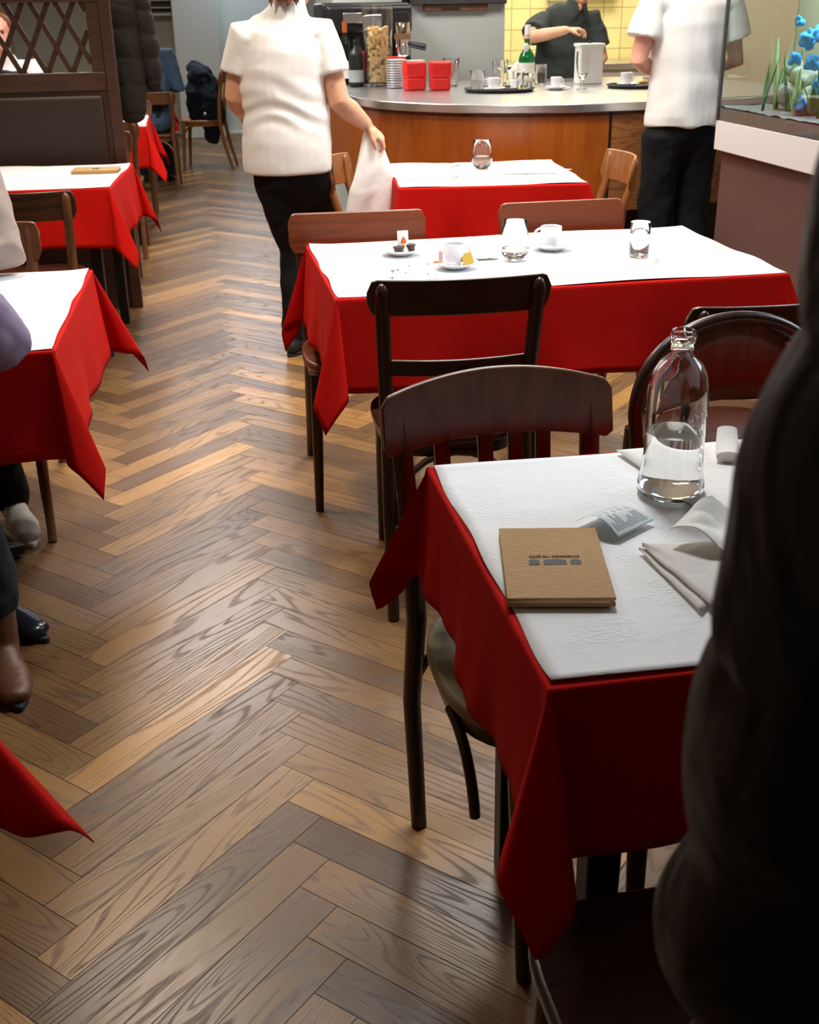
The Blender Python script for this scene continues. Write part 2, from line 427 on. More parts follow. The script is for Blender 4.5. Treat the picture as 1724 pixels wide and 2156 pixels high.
M = {}
M['floor'] = floor_oak()
M['gap'] = plain('plank_gap', (0.03, 0.02, 0.012), 0.9)
M['red'] = cloth_mat('red_cotton', srgb(192, 14, 2), 0.85, 0.04, wr=0.12, wscale=6)
M['paper'] = paper_mat()
M['wood_dark'] = wood('chair_wood_dark', srgb(66, 38, 22), srgb(30, 16, 9), 1.0, 'X', 0.32, 0.25)
M['wood_dark_v'] = wood('chair_wood_dark_upright', srgb(62, 35, 20), srgb(30, 16, 9), 1.0, 'Z', 0.32, 0.25)
M['wood_mid'] = wood('chair_wood_brown', srgb(112, 70, 42), srgb(70, 40, 22), 1.0, 'Z', 0.36, 0.2, 0.4)
M['wood_red'] = wood('chair_wood_reddish', srgb(126, 62, 28), srgb(88, 40, 16), 1.0, 'X', 0.36, 0.2, 0.3)
M['wood_red_v'] = wood('chair_wood_reddish_upright', srgb(124, 66, 36), srgb(84, 42, 22), 1.0, 'Z', 0.36, 0.2, 0.3)
M['wood_light'] = wood('chair_wood_honey', srgb(150, 96, 50), srgb(112, 66, 30), 1.0, 'Z', 0.36, 0.2, 0.3)
M['seat_pale'] = plain('worn_seat_pad', srgb(150, 138, 104), 0.6, var=0.25, scale=6)
M['bar_wood'] = wood('bar_front_veneer', srgb(166, 88, 24), srgb(132, 62, 14), 0.6, 'Z', 0.3, 0.3, 0.35, 0.5)
M['bar_wood2'] = wood('bar_front_veneer_pale', srgb(168, 112, 66), srgb(122, 76, 40), 2.0, 'X', 0.4, 0.1, 0.6)
M['booth'] = wood('booth_wood', srgb(74, 44, 32), srgb(46, 26, 18), 1.0, 'X', 0.45, 0.1, 0.3)
M['booth_pad'] = plain('booth_leatherette', srgb(48, 34, 28), 0.5, bump=0.2, bscale=300)
M['steel'] = plain('brushed_steel', (0.62, 0.63, 0.64), 0.28, 1.0, var=0.06, scale=40, stretch=(1, 12, 12))
M['chrome'] = plain('chrome', (0.8, 0.8, 0.8), 0.08, 1.0, var=0.02)
M['grey_panel'] = plain('grey_panel', srgb(165, 168, 168), 0.4, 0.1, var=0.08, scale=3)
M['black_plastic'] = plain('black_plastic', (0.012, 0.012, 0.013), 0.35)
M['black_rubber'] = plain('black_rubber', (0.015, 0.015, 0.016), 0.6, var=0.2)
M['black_metal'] = plain('black_iron', (0.012, 0.011, 0.011), 0.45, 0.3)
M['china'] = plain('white_china', (0.82, 0.82, 0.84), 0.12, coat=0.4, var=0.02)
M['glass'] = glassmat('clear_glass')
M['tglass'] = glassmat('aquarium_glass', (0.93, 0.97, 0.95))
M['water'] = glassmat('water', (0.98, 1, 1), ior=1.33)
M['green_glass'] = plain('green_bottle_glass', (0.01, 0.22, 0.05), 0.05, trans=0.6, var=0.1, ior=1.5)
M['dark_glass'] = plain('dark_bottle_glass', (0.008, 0.012, 0.008), 0.06, var=0.1)
M['label_white'] = plain('paper_label', (0.7, 0.68, 0.64), 0.6)
M['cork'] = plain('cork', srgb(226, 188, 128), 0.85, var=0.3, scale=60, bump=0.3)
M['cork_cover'] = plain('cork_cover', srgb(184, 146, 100), 0.8, var=0.18, scale=160, bump=0.3, bscale=300, stretch=(0.35, 1, 1))
M['ink'] = plain('print_ink', srgb(40, 50, 52), 0.6)
M['ink_brown'] = plain('print_ink_brown', srgb(70, 48, 34), 0.7)
M['ink_blue'] = plain('print_ink_blue', srgb(50, 70, 170), 0.5)
M['ink_grey'] = plain('thermal_print', srgb(120, 130, 134), 0.7)
M['receipt'] = plain('receipt_paper', (0.66, 0.72, 0.72), 0.5, var=0.03)
M['napkin'] = plain('paper_napkin', (0.82, 0.79, 0.74), 0.9, bump=0.15, bscale=80, var=0.03)
M['red_box'] = plain('red_plastic', srgb(214, 22, 8), 0.35, var=0.05)
M['copper'] = plain('copper_foil', srgb(200, 110, 60), 0.35, 0.5)
M['white_plastic'] = plain('white_plastic', (0.75, 0.75, 0.73), 0.35, var=0.03)
M['skin'] = plain('skin', srgb(214, 160, 130), 0.5, var=0.07, scale=12, sss=0.15)
M['skin_pink'] = plain('skin_pink', srgb(222, 158, 136), 0.5, var=0.07, scale=12, sss=0.15)
M['white_shirt'] = cloth_mat('white_pique', (0.82, 0.79, 0.76), wr=0.5, wscale=6, wdist=0.015, sheen=0.1, var=0.02)
M['black_shirt'] = cloth_mat('black_pique', (0.035, 0.042, 0.040), wr=0.6, wscale=8, sheen=0.1)
M['black_trousers'] = cloth_mat('black_twill', (0.008, 0.008, 0.009), wr=0.6, wscale=7, sheen=0.05)
M['jeans'] = cloth_mat('dark_denim', srgb(34, 42, 46), wr=0.5, wscale=9)
M['puffer'] = cloth_mat('black_puffer_nylon', (0.016, 0.018, 0.014), 0.5, 0.1, wr=0.9, wscale=9, wdist=0.03)
M['puffer_grey'] = cloth_mat('charcoal_puffer_nylon', srgb(48, 44, 40), 0.6, 0.1, wr=0.7, wscale=10)
M['navy'] = cloth_mat('navy_jacket_wool', srgb(22, 30, 40), wr=0.7, wscale=9)
M['grey_knit'] = cloth_mat('taupe_knit', srgb(150, 136, 128), wr=0.5, wscale=8)
M['lavender'] = cloth_mat('lavender_knit', srgb(142, 128, 152), wr=0.3, wscale=6)
M['blue_shirt'] = cloth_mat('slate_blue_shirt', srgb(70, 92, 114), wr=0.4)
M['hair_red'] = plain('auburn_hair', srgb(112, 58, 30), 0.5, var=0.4, scale=40, stretch=(8, 8, 0.6))
M['hair_dark'] = plain('dark_hair', srgb(40, 28, 20), 0.5, var=0.4, scale=40, stretch=(8, 8, 0.6))
M['boot'] = plain('brown_leather', srgb(96, 58, 36), 0.45, var=0.3, scale=10, bump=0.2, bscale=40)
M['black_leather'] = plain('black_leather', (0.012, 0.012, 0.014), 0.22)
M['sneaker'] = plain('grey_white_canvas', srgb(196, 194, 184), 0.7, bump=0.3)
M['wall'] = plain('painted_wall', srgb(186, 184, 172), 0.7, var=0.04, scale=2)
M['wall_warm'] = plain('painted_wall_warm', srgb(170, 152, 128), 0.8, var=0.05, scale=2)
M['column'] = plain('grey_green_paint', srgb(206, 210, 204), 0.5, var=0.03, scale=2)
M['ceiling'] = plain('ceiling_paint', srgb(214, 206, 190), 0.8, var=0.03, scale=2)
M['tiles'] = tile_mat()
M['aq_white'] = plain('white_laminate', srgb(214, 208, 206), 0.3, var=0.02)
M['aq_wood'] = plain('mauve_brown_laminate', srgb(100, 74, 68), 0.3, var=0.06, scale=2)
M['aq_frame'] = plain('dark_grey_frame', srgb(60, 62, 58), 0.4)
M['gravel'] = plain('aquarium_gravel', srgb(150, 140, 130), 0.9, var=0.5, scale=160, bump=1.0, bscale=160)
M['rock'] = plain('aquarium_rock', srgb(170, 160, 130), 0.9, var=0.4, scale=20, bump=0.8, bscale=30)
M['aq_blue'] = plain('blue_coral', srgb(20, 140, 190), 0.5, var=0.3, scale=20)
M['leaf'] = plain('water_plant', srgb(40, 110, 50), 0.5, var=0.4, scale=20)
M['leaf_pale'] = plain('pale_water_plant', srgb(170, 190, 120), 0.5, var=0.3, scale=20)
M['aq_back'] = plain('aquarium_backdrop', srgb(170, 168, 130), 0.7, var=0.2, scale=4)
M['sugar'] = plain('sugar_paper', (0.82, 0.78, 0.74), 0.6)
M['orange_ink'] = plain('orange_ink', srgb(220, 100, 30), 0.5)
M['choc'] = plain('coffee_creamer_brown', srgb(60, 38, 28), 0.3, var=0.2)
M['gold'] = plain('gold_foil', srgb(190, 146, 40), 0.4, 0.3)
M['threshold'] = plain('brass_threshold', srgb(226, 222, 200), 0.35, 0.2)
M['frame_dark'] = plain('dark_window_frame', srgb(48, 46, 48), 0.5)
M['pane'] = plain('frosted_pane', srgb(150, 168, 170), 0.2, var=0.1, scale=3)
M['coffee'] = plain('coffee', (0.05, 0.02, 0.01), 0.1)

# ================================================================ SETTING
def struct(name, mb, mat, **kw):
    o = mb.build(name, mat, None, **kw); o['kind'] = 'structure'; return o
XL, XR, YB, YF, ZC = -1.95, 3.9, -1.5, 15.2, 3.0
# herringbone oak floor: one board per face, boards of 0.63 x 0.086 m laid at 45 degrees
def build_floor():
    L, W, X0, Y0 = 0.63, 0.086, 0.077, 1.952
    P = L * math.sqrt(2); pit = W * math.sqrt(2); q = 1 / math.sqrt(2); g = 0.0007
    vs = []; fs = []; uvs = []; seeds = []
    rnd = random.Random(3)
    def board(o, sd, ld):
        o = Vector(o); sd = Vector(sd); ld = Vector(ld)
        c = o + sd * W / 2 + ld * L / 2
        if not (XL < c.x < XR and YB < c.y < YF): return
        b = len(vs); sc = (rnd.random(), rnd.random(), rnd.random() ** 1.1, 1)
        for i, j in ((0, 0), (1, 0), (1, 1), (0, 1)):
            pt = o + sd * (g + i * (W - 2 * g)) + ld * (g + j * (L - 2 * g))
            vs.append((pt.x, pt.y, 0.0)); uvs.append((j * L, i * W)); seeds.append(sc)
        f = [b, b + 1, b + 2, b + 3]
        if sd.cross(Vector((ld.x, ld.y, 0))).z < 0: f.reverse()
        fs.append(tuple(f))
    for n in range(-4, 6):
        x = X0 + n * P
        for k in range(-50, 125):
            y = Y0 + k * pit
            board((x, y, 0), (q, -q, 0), (-q, -q, 0))
            board((x, y, 0), (q, q, 0), (q, -q, 0))
    nb = len(fs); b = len(vs)
    vs.extend([(XL - .1, YB - .1, -0.0015), (XR + .1, YB - .1, -0.0015), (XR + .1, YF + .1, -0.0015), (XL - .1, YF + .1, -0.0015)])
    fs.append((b, b + 1, b + 2, b + 3)); uvs.extend([(0, 0)] * 4); seeds.extend([(0, 0, 0, 1)] * 4)
    me = bpy.data.meshes.new('floor'); me.from_pydata(vs, [], fs)
    me.materials.append(M['floor']); me.materials.append(M['gap'])
    me.polygons[nb].material_index = 1
    ul = me.uv_layers.new(name='plank'); ca = me.color_attributes.new('seed', 'FLOAT_COLOR', 'POINT')
    for p in me.polygons:
        for li in p.loop_indices: ul.data[li].uv = uvs[me.loops[li].vertex_index]
    for i, s in enumerate(seeds): ca.data[i].color = s
    o = bpy.data.objects.new('floor', me); COL.objects.link(o); o['kind'] = 'structure'
build_floor()
struct('ceiling', MB().box(XL, YB, ZC, XR, YF, ZC + .1), M['ceiling'])
struct('wall_left', MB().box(XL - .12, YB, 0, XL, YF, ZC), M['wall_warm'])
struct('wall_right', MB().box(XR, YB, 0, XR + .12, YF, ZC), M['wall_warm'])
struct('wall_front', MB().box(XL, YB - .12, 0, XR, YB, ZC), M['wall_warm'])
struct('wall_back', MB().box(XL, YF, 0, XR, YF + .12, ZC), M['wall'])
struct('wall_column', MB().box(-0.07, 14.55, 0, 0.46, YF, ZC), M['column'], bevel=.01)
struct('wall_kitchen', MB().box(1.6, 9.62, 0, XR, 9.74, ZC), M['tiles'])
struct('wall_bar', MB().box(1.06, 8.55, 0, 1.98, 9.62, ZC), M['column'])
# grey door beside the column with its pale threshold
d = struct('door_1', MB().box(0.48, 14.98, 0, 1.36, 15.02, 2.1), M['column'], bevel=.004)
MB().box(0.45, 14.93, 0, 1.39, 15.03, 0.03).build('threshold', M['threshold'], d, bevel=.004)
f = MB(); f.box(.46, 14.96, 0, .5, 15.04, 2.14); f.box(1.34, 14.96, 0, 1.38, 15.04, 2.14); f.box(.46, 14.96, 2.1, 1.38, 15.04, 2.14)
f.build('door_frame', M['column'], d)
# far window with two panes and white bars
w = struct('window_1', MB().box(-0.50, 15.14, 1.36, -0.08, 15.2, 2.2), M['frame_dark'])
MB().box(-0.46, 15.11, 1.56, -0.12, 15.14, 2.15).build('pane', M['pane'], w)
fb = MB(); fb.box(-.5, 15.08, 1.52, -.08, 15.14, 1.56); fb.box(-.5, 15.04, 1.36, -.08, 15.15, 1.39); fb.box(-.5, 15.08, 1.44, -.08, 15.13, 1.455)
fb.box(-.31, 15.08, 1.56, -.29, 15.14, 2.15)
fb.build('window_frame', M['white_plastic'], w)
# kitchen window strip above the tiles
w = struct('window_2', MB().box(2.92, 9.56, 1.455, 3.5, 9.62, 1.9), M['white_plastic'])
MB().box(2.96, 9.545, 1.5, 3.46, 9.56, 1.86).build('pane', M['pane'], w)

# ================================================================ TABLES, CLOTHS, PAPER
def rect_pts(c, hw, hd, rot):
    return [c + Vector((math.cos(rot) * u - math.sin(rot) * v, math.sin(rot) * u + math.cos(rot) * v, 0)) for u, v in ((-hw, -hd), (hw, -hd), (hw, hd), (-hw, hd))]
def cloth_mesh(hw, hd, a, corners, th=0.09, wave=0.05, seed=0, ztop=0.752):
    """corners: (azimuth of the flap in degrees, its lean in degrees) for nearleft, nearright, farright, farleft"""
    mb = MB(); rnd = random.Random(seed); rr = 0.006
    A4 = a if isinstance(a, (list, tuple)) else (a, a, a, a)      # overhang of the near, right, far and left side
    C = [Vector((-hw, -hd, ztop)), Vector((hw, -hd, ztop)), Vector((hw, hd, ztop)), Vector((-hw, hd, ztop))]
    Nn = [Vector((0, -1, 0)), Vector((1, 0, 0)), Vector((0, 1, 0)), Vector((-1, 0, 0))]
    mb.grid(lambda u, v: C[0] + (C[1] - C[0]) * u + (C[3] - C[0]) * v, 8, 8)
    def hang(base, dirv, th_, r):
        # small rounding over the table edge, then straight down with lean
        s = min(r, rr * 1.5); k = s / (rr * 1.5)
        p = base + dirv * rr * math.sin(k * PI / 2) + Vector((0, 0, -rr * (1 - math.cos(k * PI / 2))))
        q = max(0, r - rr * 1.5)
        return p + dirv * math.sin(th_) * q + Vector((0, 0, -math.cos(th_) * q))
    ss = [0, .008, .016, .03, .05] + [.05 + .95 * i / 12 for i in range(1, 13)]
    for i in range(4):
        A = C[i]; B = C[(i + 1) % 4]; n_ = Nn[i]; ph = rnd.random() * 6; kf = 1 + rnd.random() * 1.5; ph2 = rnd.random() * 6
        nu = 28
        vs = []; fs = []
        for s_ in ss:
            for k in range(nu + 1):
                t = k / nu
                wv = math.sin(PI * t) ** .5 if 0 < t < 1 else 0
                tt = th + wave * wv * (math.sin(2 * PI * kf * t + ph) + .5 * math.sin(2 * PI * kf * 2.7 * t + ph2)) * s_
                hem = A4[i] * (1 + .035 * wv * math.sin(2 * PI * 1.3 * t + ph2))
                vs.append(hang(A + (B - A) * t, n_, tt, s_ * hem))
        for j in range(len(ss) - 1):
            for k in range(nu):
                q = j * (nu + 1) + k; fs.append((q, q + nu + 1, q + nu + 2, q + 1))
        mb.add(vs, fs)
    for i in range(4):
        # corner i lies between side i-1 and side i
        n0 = Nn[i - 1]; n1 = Nn[i]; spec = corners[i]
        az0 = math.atan2(n0.y, n0.x); az1 = math.atan2(n1.y, n1.x)
        while az1 < az0: az1 += 2 * PI
        azc = R(spec[0])
        while azc < az0 - PI / 2: azc += 2 * PI
        while azc > az1 + PI / 2: azc -= 2 * PI
        thm = R(spec[1]); pk = spec[2] if len(spec) > 2 else .5; twist = R(spec[3]) if len(spec) > 3 else 0; thb = R(spec[4]) if len(spec) > 4 else thm * .5
        a_in = A4[i - 1]; a_out = A4[i]
        nf = 32; vs = []; fs = []
        for s_ in ss:
            for k in range(nf + 1):
                u = k / nf; ph = u * PI / 2
                Rm = min(a_in / max(1e-4, math.cos(ph)), a_out / max(1e-4, math.sin(ph)))
                uu, pp = (u, pk) if pk <= .5 else (1 - u, 1 - pk)
                kn = [(0, th), (pp, thm), (pp + .34, thb), (1, th)]
                for q_ in range(3):
                    if uu <= kn[q_ + 1][0] + 1e-9: break
                f_ = (uu - kn[q_][0]) / (kn[q_ + 1][0] - kn[q_][0])
                f_ = f_ * .55 + .45 * (f_ * f_ * (3 - 2 * f_))
                tt = kn[q_][1] + (kn[q_ + 1][1] - kn[q_][1]) * f_
                e = min(1, min(uu, 1 - uu) * 4.5); e = e * e * (3 - 2 * e)
                az = (az0 * (1 - u) + az1 * u) * (1 - e) + azc * e + twist * (u - .5) * e
                vs.append(hang(C[i], Vector((math.cos(az), math.sin(az), 0)), tt, s_ * Rm))
        for j in range(len(ss) - 1):
            for k in range(nf):
                q = j * (nf + 1) + k; fs.append((q, q + nf + 1, q + nf + 2, q + 1))
        mb.add(vs, fs)
    return mb
def paper_sheet(hw, hd, seed, over=0.0):
    rnd = random.Random(seed); mb = MB()
    ph = [rnd.random() * 6 for _ in range(4)]
    def f(u, v):
        x = (2 * u - 1); y = (2 * v - 1)
        wx = 0.0025 * math.sin(v * 17 + ph[0]) * abs(x) ** 3; wy = 0.0025 * math.sin(u * 15 + ph[1]) * abs(y) ** 3
        lift = 0.0035 * max(0, noise.noise(Vector((u * 3 + seed, v * 3, 0)))) + .004 * (abs(x) ** 12) * max(0, math.sin(v * 9 + ph[2])) + .004 * (abs(y) ** 12) * max(0, math.sin(u * 8 + ph[3]))
        return (x * hw + wx, y * hd + wy, 0.7535 + lift)
    mb.grid(f, 60, 48)
    return mb
def table(label, near_left, w, d, rot, a, corners, legs, clabel, plabel, seed, paper_in=(0.0, 0.0), cl_group=None, legmat='black_metal', ped=False, th=.09, wave=.05):
    c = Vector((near_left[0], near_left[1], 0)) + Vector((math.cos(rot) * w / 2 - math.sin(rot) * d / 2, math.sin(rot) * w / 2 + math.cos(rot) * d / 2, 0))
    t = thing('dining_table', label, 'table', c, rot)
    MB().box(-w / 2 + .004, -d / 2 + .004, .716, w / 2 - .004, d / 2 - .004, .748).build('tabletop', M['wood_dark'], t, bevel=.003)
    if ped:
        p = MB(); p.lathe([(.03, .05), (.03, .70)], 20); p.build('column', M['black_metal'], t, smooth=True)
        MB().box(-.13, -.13, .700, .13, .13, .716).build('mounting_plate', M['black_metal'], t)
        for k in range(4):
            q = MB(); an = PI / 2 * k + PI / 4; q.bar((0, 0, .06), (math.cos(an) * .2, math.sin(an) * .2, .022), .06, .05, w2=.045, t2=.03)
            q.build('foot', M['black_metal'], t, bevel=.006)
    else:
        for sx in (-1, 1):
            for sy in (-1, 1):
                MB().bar((sx * (w / 2 - legs), sy * (d / 2 - legs), .716), (sx * (w / 2 - legs), sy * (d / 2 - legs), 0), .05, .05, w2=.042, t2=.042, up=(1, 0, 0)).build('leg', M[legmat], t, bevel=.004)
        i = legs
        MB().box(-w / 2 + i, -d / 2 + i - .01, .65, w / 2 - i, -d / 2 + i + .012, .716).build('apron', M[legmat], t)
        MB().box(-w / 2 + i, d / 2 - i - .012, .65, w / 2 - i, d / 2 - i + .01, .716).build('apron', M[legmat], t)
    cl = cloth_mesh(w / 2, d / 2, a, corners, seed=seed, th=th, wave=wave).build('tablecloth', M['red'], None, smooth=True, solid=.0016)
    cl.location = c; cl.rotation_euler = (0, 0, rot); tag(cl, clabel, 'tablecloth', cl_group)
    pp = paper_sheet(w / 2 - paper_in[0], d / 2 - paper_in[1], seed + 9).build('paper_cover', M['paper'], None, smooth=True, solid=.0007)
    pp.location = c; pp.rotation_euler = (0, 0, rot); tag(pp, plabel, 'table paper')
    return c
NL, NR, FR, FL = (225, 26, .35), (315, 26, .35), (45, 26, .35), (135, 26, .35)
table('front right dining table with black legs under the menu and bottle', (.337, 1.008), 1.22, .661, 0, (.225, .2, .2, .195),
      [(246, 31, .34, 110, 28), NR, FR, (172, 27, .66, 30, 10)], .115, 'red tablecloth of the front right table, hanging in a long point', 'white embossed paper under the cork menu and water bottle', 1, (.003, .006))
table('long middle right dining table holding the two coffee cups', (.336, 2.854), 1.242, .73, 0, .25,
      [(240, 19, .34, 150, 16), NR, FR, (172, 19, .66, 30, 8)], .14, 'red tablecloth of the long middle table with the espresso cups', 'white paper cover under the two espresso cups, stained and crumbed', 2, (.002, .004), ped=True)
table('small back dining table in front of the curved bar', (.829, 4.695), .784, .756, -.095, .25,
      [(235, 25), NR, FR, (150, 25)], .12, 'red tablecloth of the small table before the curved bar', 'white paper cover of the table set with folded napkins', 3, (.003, .004), ped=True)
def left_table(xr, y, w, d, rot): return (xr - math.cos(rot) * w, y - math.sin(rot) * w)
table('left dining table where the person in the lavender sweater sits', left_table(-.338, 2.527, .8, .854, -.03), .8, .854, -.03, .25,
      [NL, (318, 18, .66, 130, 15), (18, 24, .34, 110, 20), FL], .14, 'red tablecloth of the left table with creased aisle side', 'white paper cover beside the lavender sweater sleeve', 4, (.003, .004), ped=True)
table('left dining table standing against the lattice booth partition', left_table(-.35, 5.041, .8, .796, -.085), .8, .796, -.085, .25,
      [NL, (322, 21, .66, 120, 16), (15, 19, .34, 110, 16), FL], .1, 'red tablecloth of the table by the lattice partition', 'white paper cover with the cork bill folder near its far edge', 5, (.003, .004))
table('far left dining table just beyond the lattice partition', left_table(-.262, 7.764, .8, .8, 0), .8, .8, 0, .26,
      [NL, (322, 21, .66, 120, 16), (15, 19, .34, 110, 16), FL], .1, 'red tablecloth just beyond the lattice partition, under the hanging coat', 'white paper cover just beyond the lattice partition', 6, (.003, .004))
table('furthest left dining table by the person in slate blue', left_table(-.19, 10.9, .8, .75, 0), .8, .75, 0, .27,
      [NL, (322, 21, .66, 120, 16), (15, 19, .34, 110, 16), FL], .1, 'furthest red tablecloth on the left, by the person in blue', 'furthest white paper cover on the left side', 7, (.003, .004))
table('nearest left dining table, almost wholly outside the frame', (-1.155, .46), .8, .75, 0, .25,
      [NL, NR, (12, 27, .34, 110, 24), FL], .1, 'nearest left tablecloth, a red corner pointing into the aisle', 'nearest left white paper cover outside the frame', 8, (.003, .004))

# ================================================================ CHAIRS
def chair(label, loc, rz, style, m_h, m_v, seat_m=None, group=None, w=.43, ztop=.84, zbot=.735, rise=0.0, sw=.40, sd=.40, bow=.035, seat_round=3.2, rear_floor=.29, front=(.165, -.15, .175, -.18), slat_x=None, brace=True, rc=.03):
    t = thing('dining_chair', label, 'chair', loc, rz, group)
    MH, MV = M[m_h], M[m_v]
    # seat: superellipse, slightly narrower at the back
    poly = []
    for k in range(40):
        a = 2 * PI * k / 40; cx = math.copysign(abs(math.cos(a)) ** (2 / seat_round), math.cos(a)); sy = math.copysign(abs(math.sin(a)) ** (2 / seat_round), math.sin(a))
        yy = sy * sd / 2; poly.append((cx * (sw / 2 - .012 * (yy + sd / 2) / sd), yy))
    MB().prism(poly, .432, .458).build('seat', M[seat_m] if seat_m else MH, t, smooth=True, bevel=.008, seg=3)
    ring = MB(); ring.prism([(x * .93, y * .93) for x, y in poly], .40, .433); ring.build('seat_frame', MV, t, smooth=True)
    for s in (-1, 1):
        MB().tube([(s * front[0], front[1], .432), (s * (front[0] + front[2]) / 2, (front[1] + front[3]) / 2, .22), (s * front[2], front[3], 0)], [.019, .017, .013], 12).build('front_leg', MV, t, smooth=True)
    yb = sd / 2 - .012
    px = w / 2 - .035
    if style == 'hoop':
        hp = MB(); pts = []
        base = [(-w / 2 + .045, .30, 0), (-w / 2 + .03, yb, .44), (-w / 2 + .008, yb + .025, .62)]
        pts += [Vector(p) for p in base]
        for k in range(1, 32):
            a = PI - PI * k / 32
            pts.append(Vector((math.cos(a) * w / 2, yb + .035 + .03 * math.sin(a), .69 + .19 * math.sin(a) ** .8)))
        pts += [Vector((-p[0], p[1], p[2])) for p in reversed(base)]
        hp.tube(pts, .0135, 12); hp.build('hoop_back', MV, t, smooth=True)
        pn = MB()
        pn.grid(lambda u, v: ((2 * u - 1) * (w / 2 - .006) * (1 - .0 * v), yb + .035 + .03 * math.cos((2 * u - 1) * PI / 2), (.72 + (.69 + .19 * max(0, math.cos((2 * u - 1) * PI / 2)) ** .8 - .72) * v) if True else 0), 40, 4)
        pn.build('back_panel', MH, t, smooth=True, solid=.008)
    else:
        for s in (-1, 1):
            o = MB()
            o.tube([(s * (px - .005), rear_floor, 0), (s * (px - .008), yb + .035, .25), (s * (px - .012), yb + .006, .44), (s * (px - .006), yb + .018, .62), (s * px, yb + .048, zbot + .01), (s * (px + .001), yb + .056, ztop - .04), (s * (px + .002), yb + .060, ztop - .02), (s * (px + .002), yb + .062, ztop - .010), (s * (px + .002), yb + .063, ztop - .006)],
                   [(.015, .013), (.017, .017), (.019, .020), (.018, .018), (.018, .017), (.0175, .0165), (.015, .014), (.009, .009), (.003, .003)], 14, side=(1, 0, 0))
            o.build('rear_leg', MV, t, smooth=True)
        def railmesh(w_, zt, zb, y0, bow_, th, rise_, tilt, lat=.9, rc=.03):
            mb = MB(); n_ = 36; vs = []; fs = []
            for i in range(n_ + 1):
                s = -1 + 2 * i / n_
                e = max(0, (abs(s) - lat) / (1 - lat)); cut = rc * (1 - math.sqrt(max(0, 1 - e * e)))
                t_ = zt + rise_ * (1 - s * s) - cut; b_ = zb + rise_ * .55 * (1 - s * s) + cut
                x = s * w_ / 2; y = y0 + bow_ * (1 - s * s)
                for (zz, yy) in ((b_, -th / 2), (t_, -th / 2 + tilt), (t_, th / 2 + tilt), (b_, th / 2)): vs.append((x, y + yy, zz))
            for i in range(n_):
                for k in range(4):
                    l = (k + 1) % 4; fs.append((i * 4 + k, (i + 1) * 4 + k, (i + 1) * 4 + l, i * 4 + l))
            fs.append((0, 1, 2, 3)); fs.append((n_ * 4 + 3, n_ * 4 + 2, n_ * 4 + 1, n_ * 4))
            return mb.add(vs, fs)
        railmesh(w, ztop, zbot, yb + .028, bow, .013, rise, .016, .9 if rc > .02 else .95, rc).build('top_rail', MH, t, bevel=.003, smooth=True)
        if style == 'post':
            railmesh(2 * px - .01, .665, .625, yb + .018, .03, .012, 0, .004, .97, .004).build('lower_rail', MH, t, bevel=.003, smooth=True)
        if style == 'slats':
            for x in slat_x or (-.10, 0, .10):
                s_ = x / (w / 2)
                MB().bar((x * .92, yb - .002, .445), (x, yb + .03 + bow * (1 - s_ * s_), zbot + .03), .027, .009, up=(0, 1, 0)).build('slat', MV, t, bevel=.002)
    if brace:
        for ya, yc in ((yb - .005, .24),):
            br = MB(); pts = []
            for k in range(13):
                a = PI - PI * k / 12
                pts.append((math.cos(a) * .155, yb + .0 + .045 * (1 - math.sin(a)), .24 + .17 * math.sin(a) ** .75))
            br.tube(pts, .009, 10); br.build('rear_brace', MV, t, smooth=True)
        for s in (-1, 1):
            br = MB(); pts = []
            for k in range(9):
                a = PI / 2 * k / 8
                pts.append((s * (.155 + .01 * k / 8), -.14 + .11 * (1 - math.cos(a)) - .02, .28 + .13 * math.sin(a)))
            br.tube(pts, .009, 10); br.build('side_brace', MV, t, smooth=True)
    return t
# chairs of the front right table
chair('dark chair with arched slatted back tucked behind the front right table', (.492, 1.545, 0), R(3), 'slats', 'wood_mid', 'wood_dark_v', 'seat_pale', w=.41, ztop=.838, zbot=.738, rise=.032, sw=.37, sd=.41, bow=.03,
      seat_round=2.6, rear_floor=.17, rc=.014, front=(.10, -.20, .093, -.235), slat_x=(-.10, -.02, .035, .085))
chair('bentwood chair with hoop back behind the water bottle', (1.02, 1.73, 0), R(6), 'hoop', 'wood_mid', 'wood_dark_v', w=.42)
chair('near dark wooden chair seat at the bottom, under the cloth point', (.495, .78, 0), PI, 'post', 'wood_dark', 'wood_dark_v', w=.42, ztop=.80, zbot=.72, sw=.41, sd=.44, seat_round=5)
# chairs of the middle table
chair('dark brown chair with its back to us before the coffee cups', (.60, 2.78, 0), PI + R(-3), 'post', 'wood_dark', 'wood_dark_v', w=.435, ztop=.862, zbot=.775, sw=.39, sd=.40, bow=.03, front=(.15, -.15, .15, -.2))
chair('dark chair with knobbed posts standing behind the hoop back chair', (1.225, 2.46, 0), PI, 'post', 'wood_dark', 'wood_dark_v', w=.43, ztop=.842, zbot=.755)
chair('reddish chair behind the middle table, beside the waitress', (.497, 3.42, 0), R(-2), 'rail', 'wood_red', 'wood_dark_v', 'wood_red', w=.442, ztop=.838, zbot=.715, sw=.43, sd=.41, bow=.0, front=(.18, -.17, .19, -.2))
chair('reddish chair behind the middle table, nearest the tall glass', (1.19, 3.44, 0), 0, 'rail', 'wood_red', 'wood_red_v', 'wood_red', w=.43, ztop=.84, zbot=.715, bow=.0)
# chairs at the ends of the small table
chair('honey coloured chair at the left end of the small back table', (.86, 5.07, 0), R(70), 'rail', 'wood_light', 'wood_light', w=.40, ztop=.83, zbot=.70, bow=.07)
chair('honey coloured chair at the right end of the small back table', (1.62, 4.93, 0), R(-92), 'rail', 'wood_light', 'wood_light', w=.40, ztop=.83, zbot=.70, bow=.05)
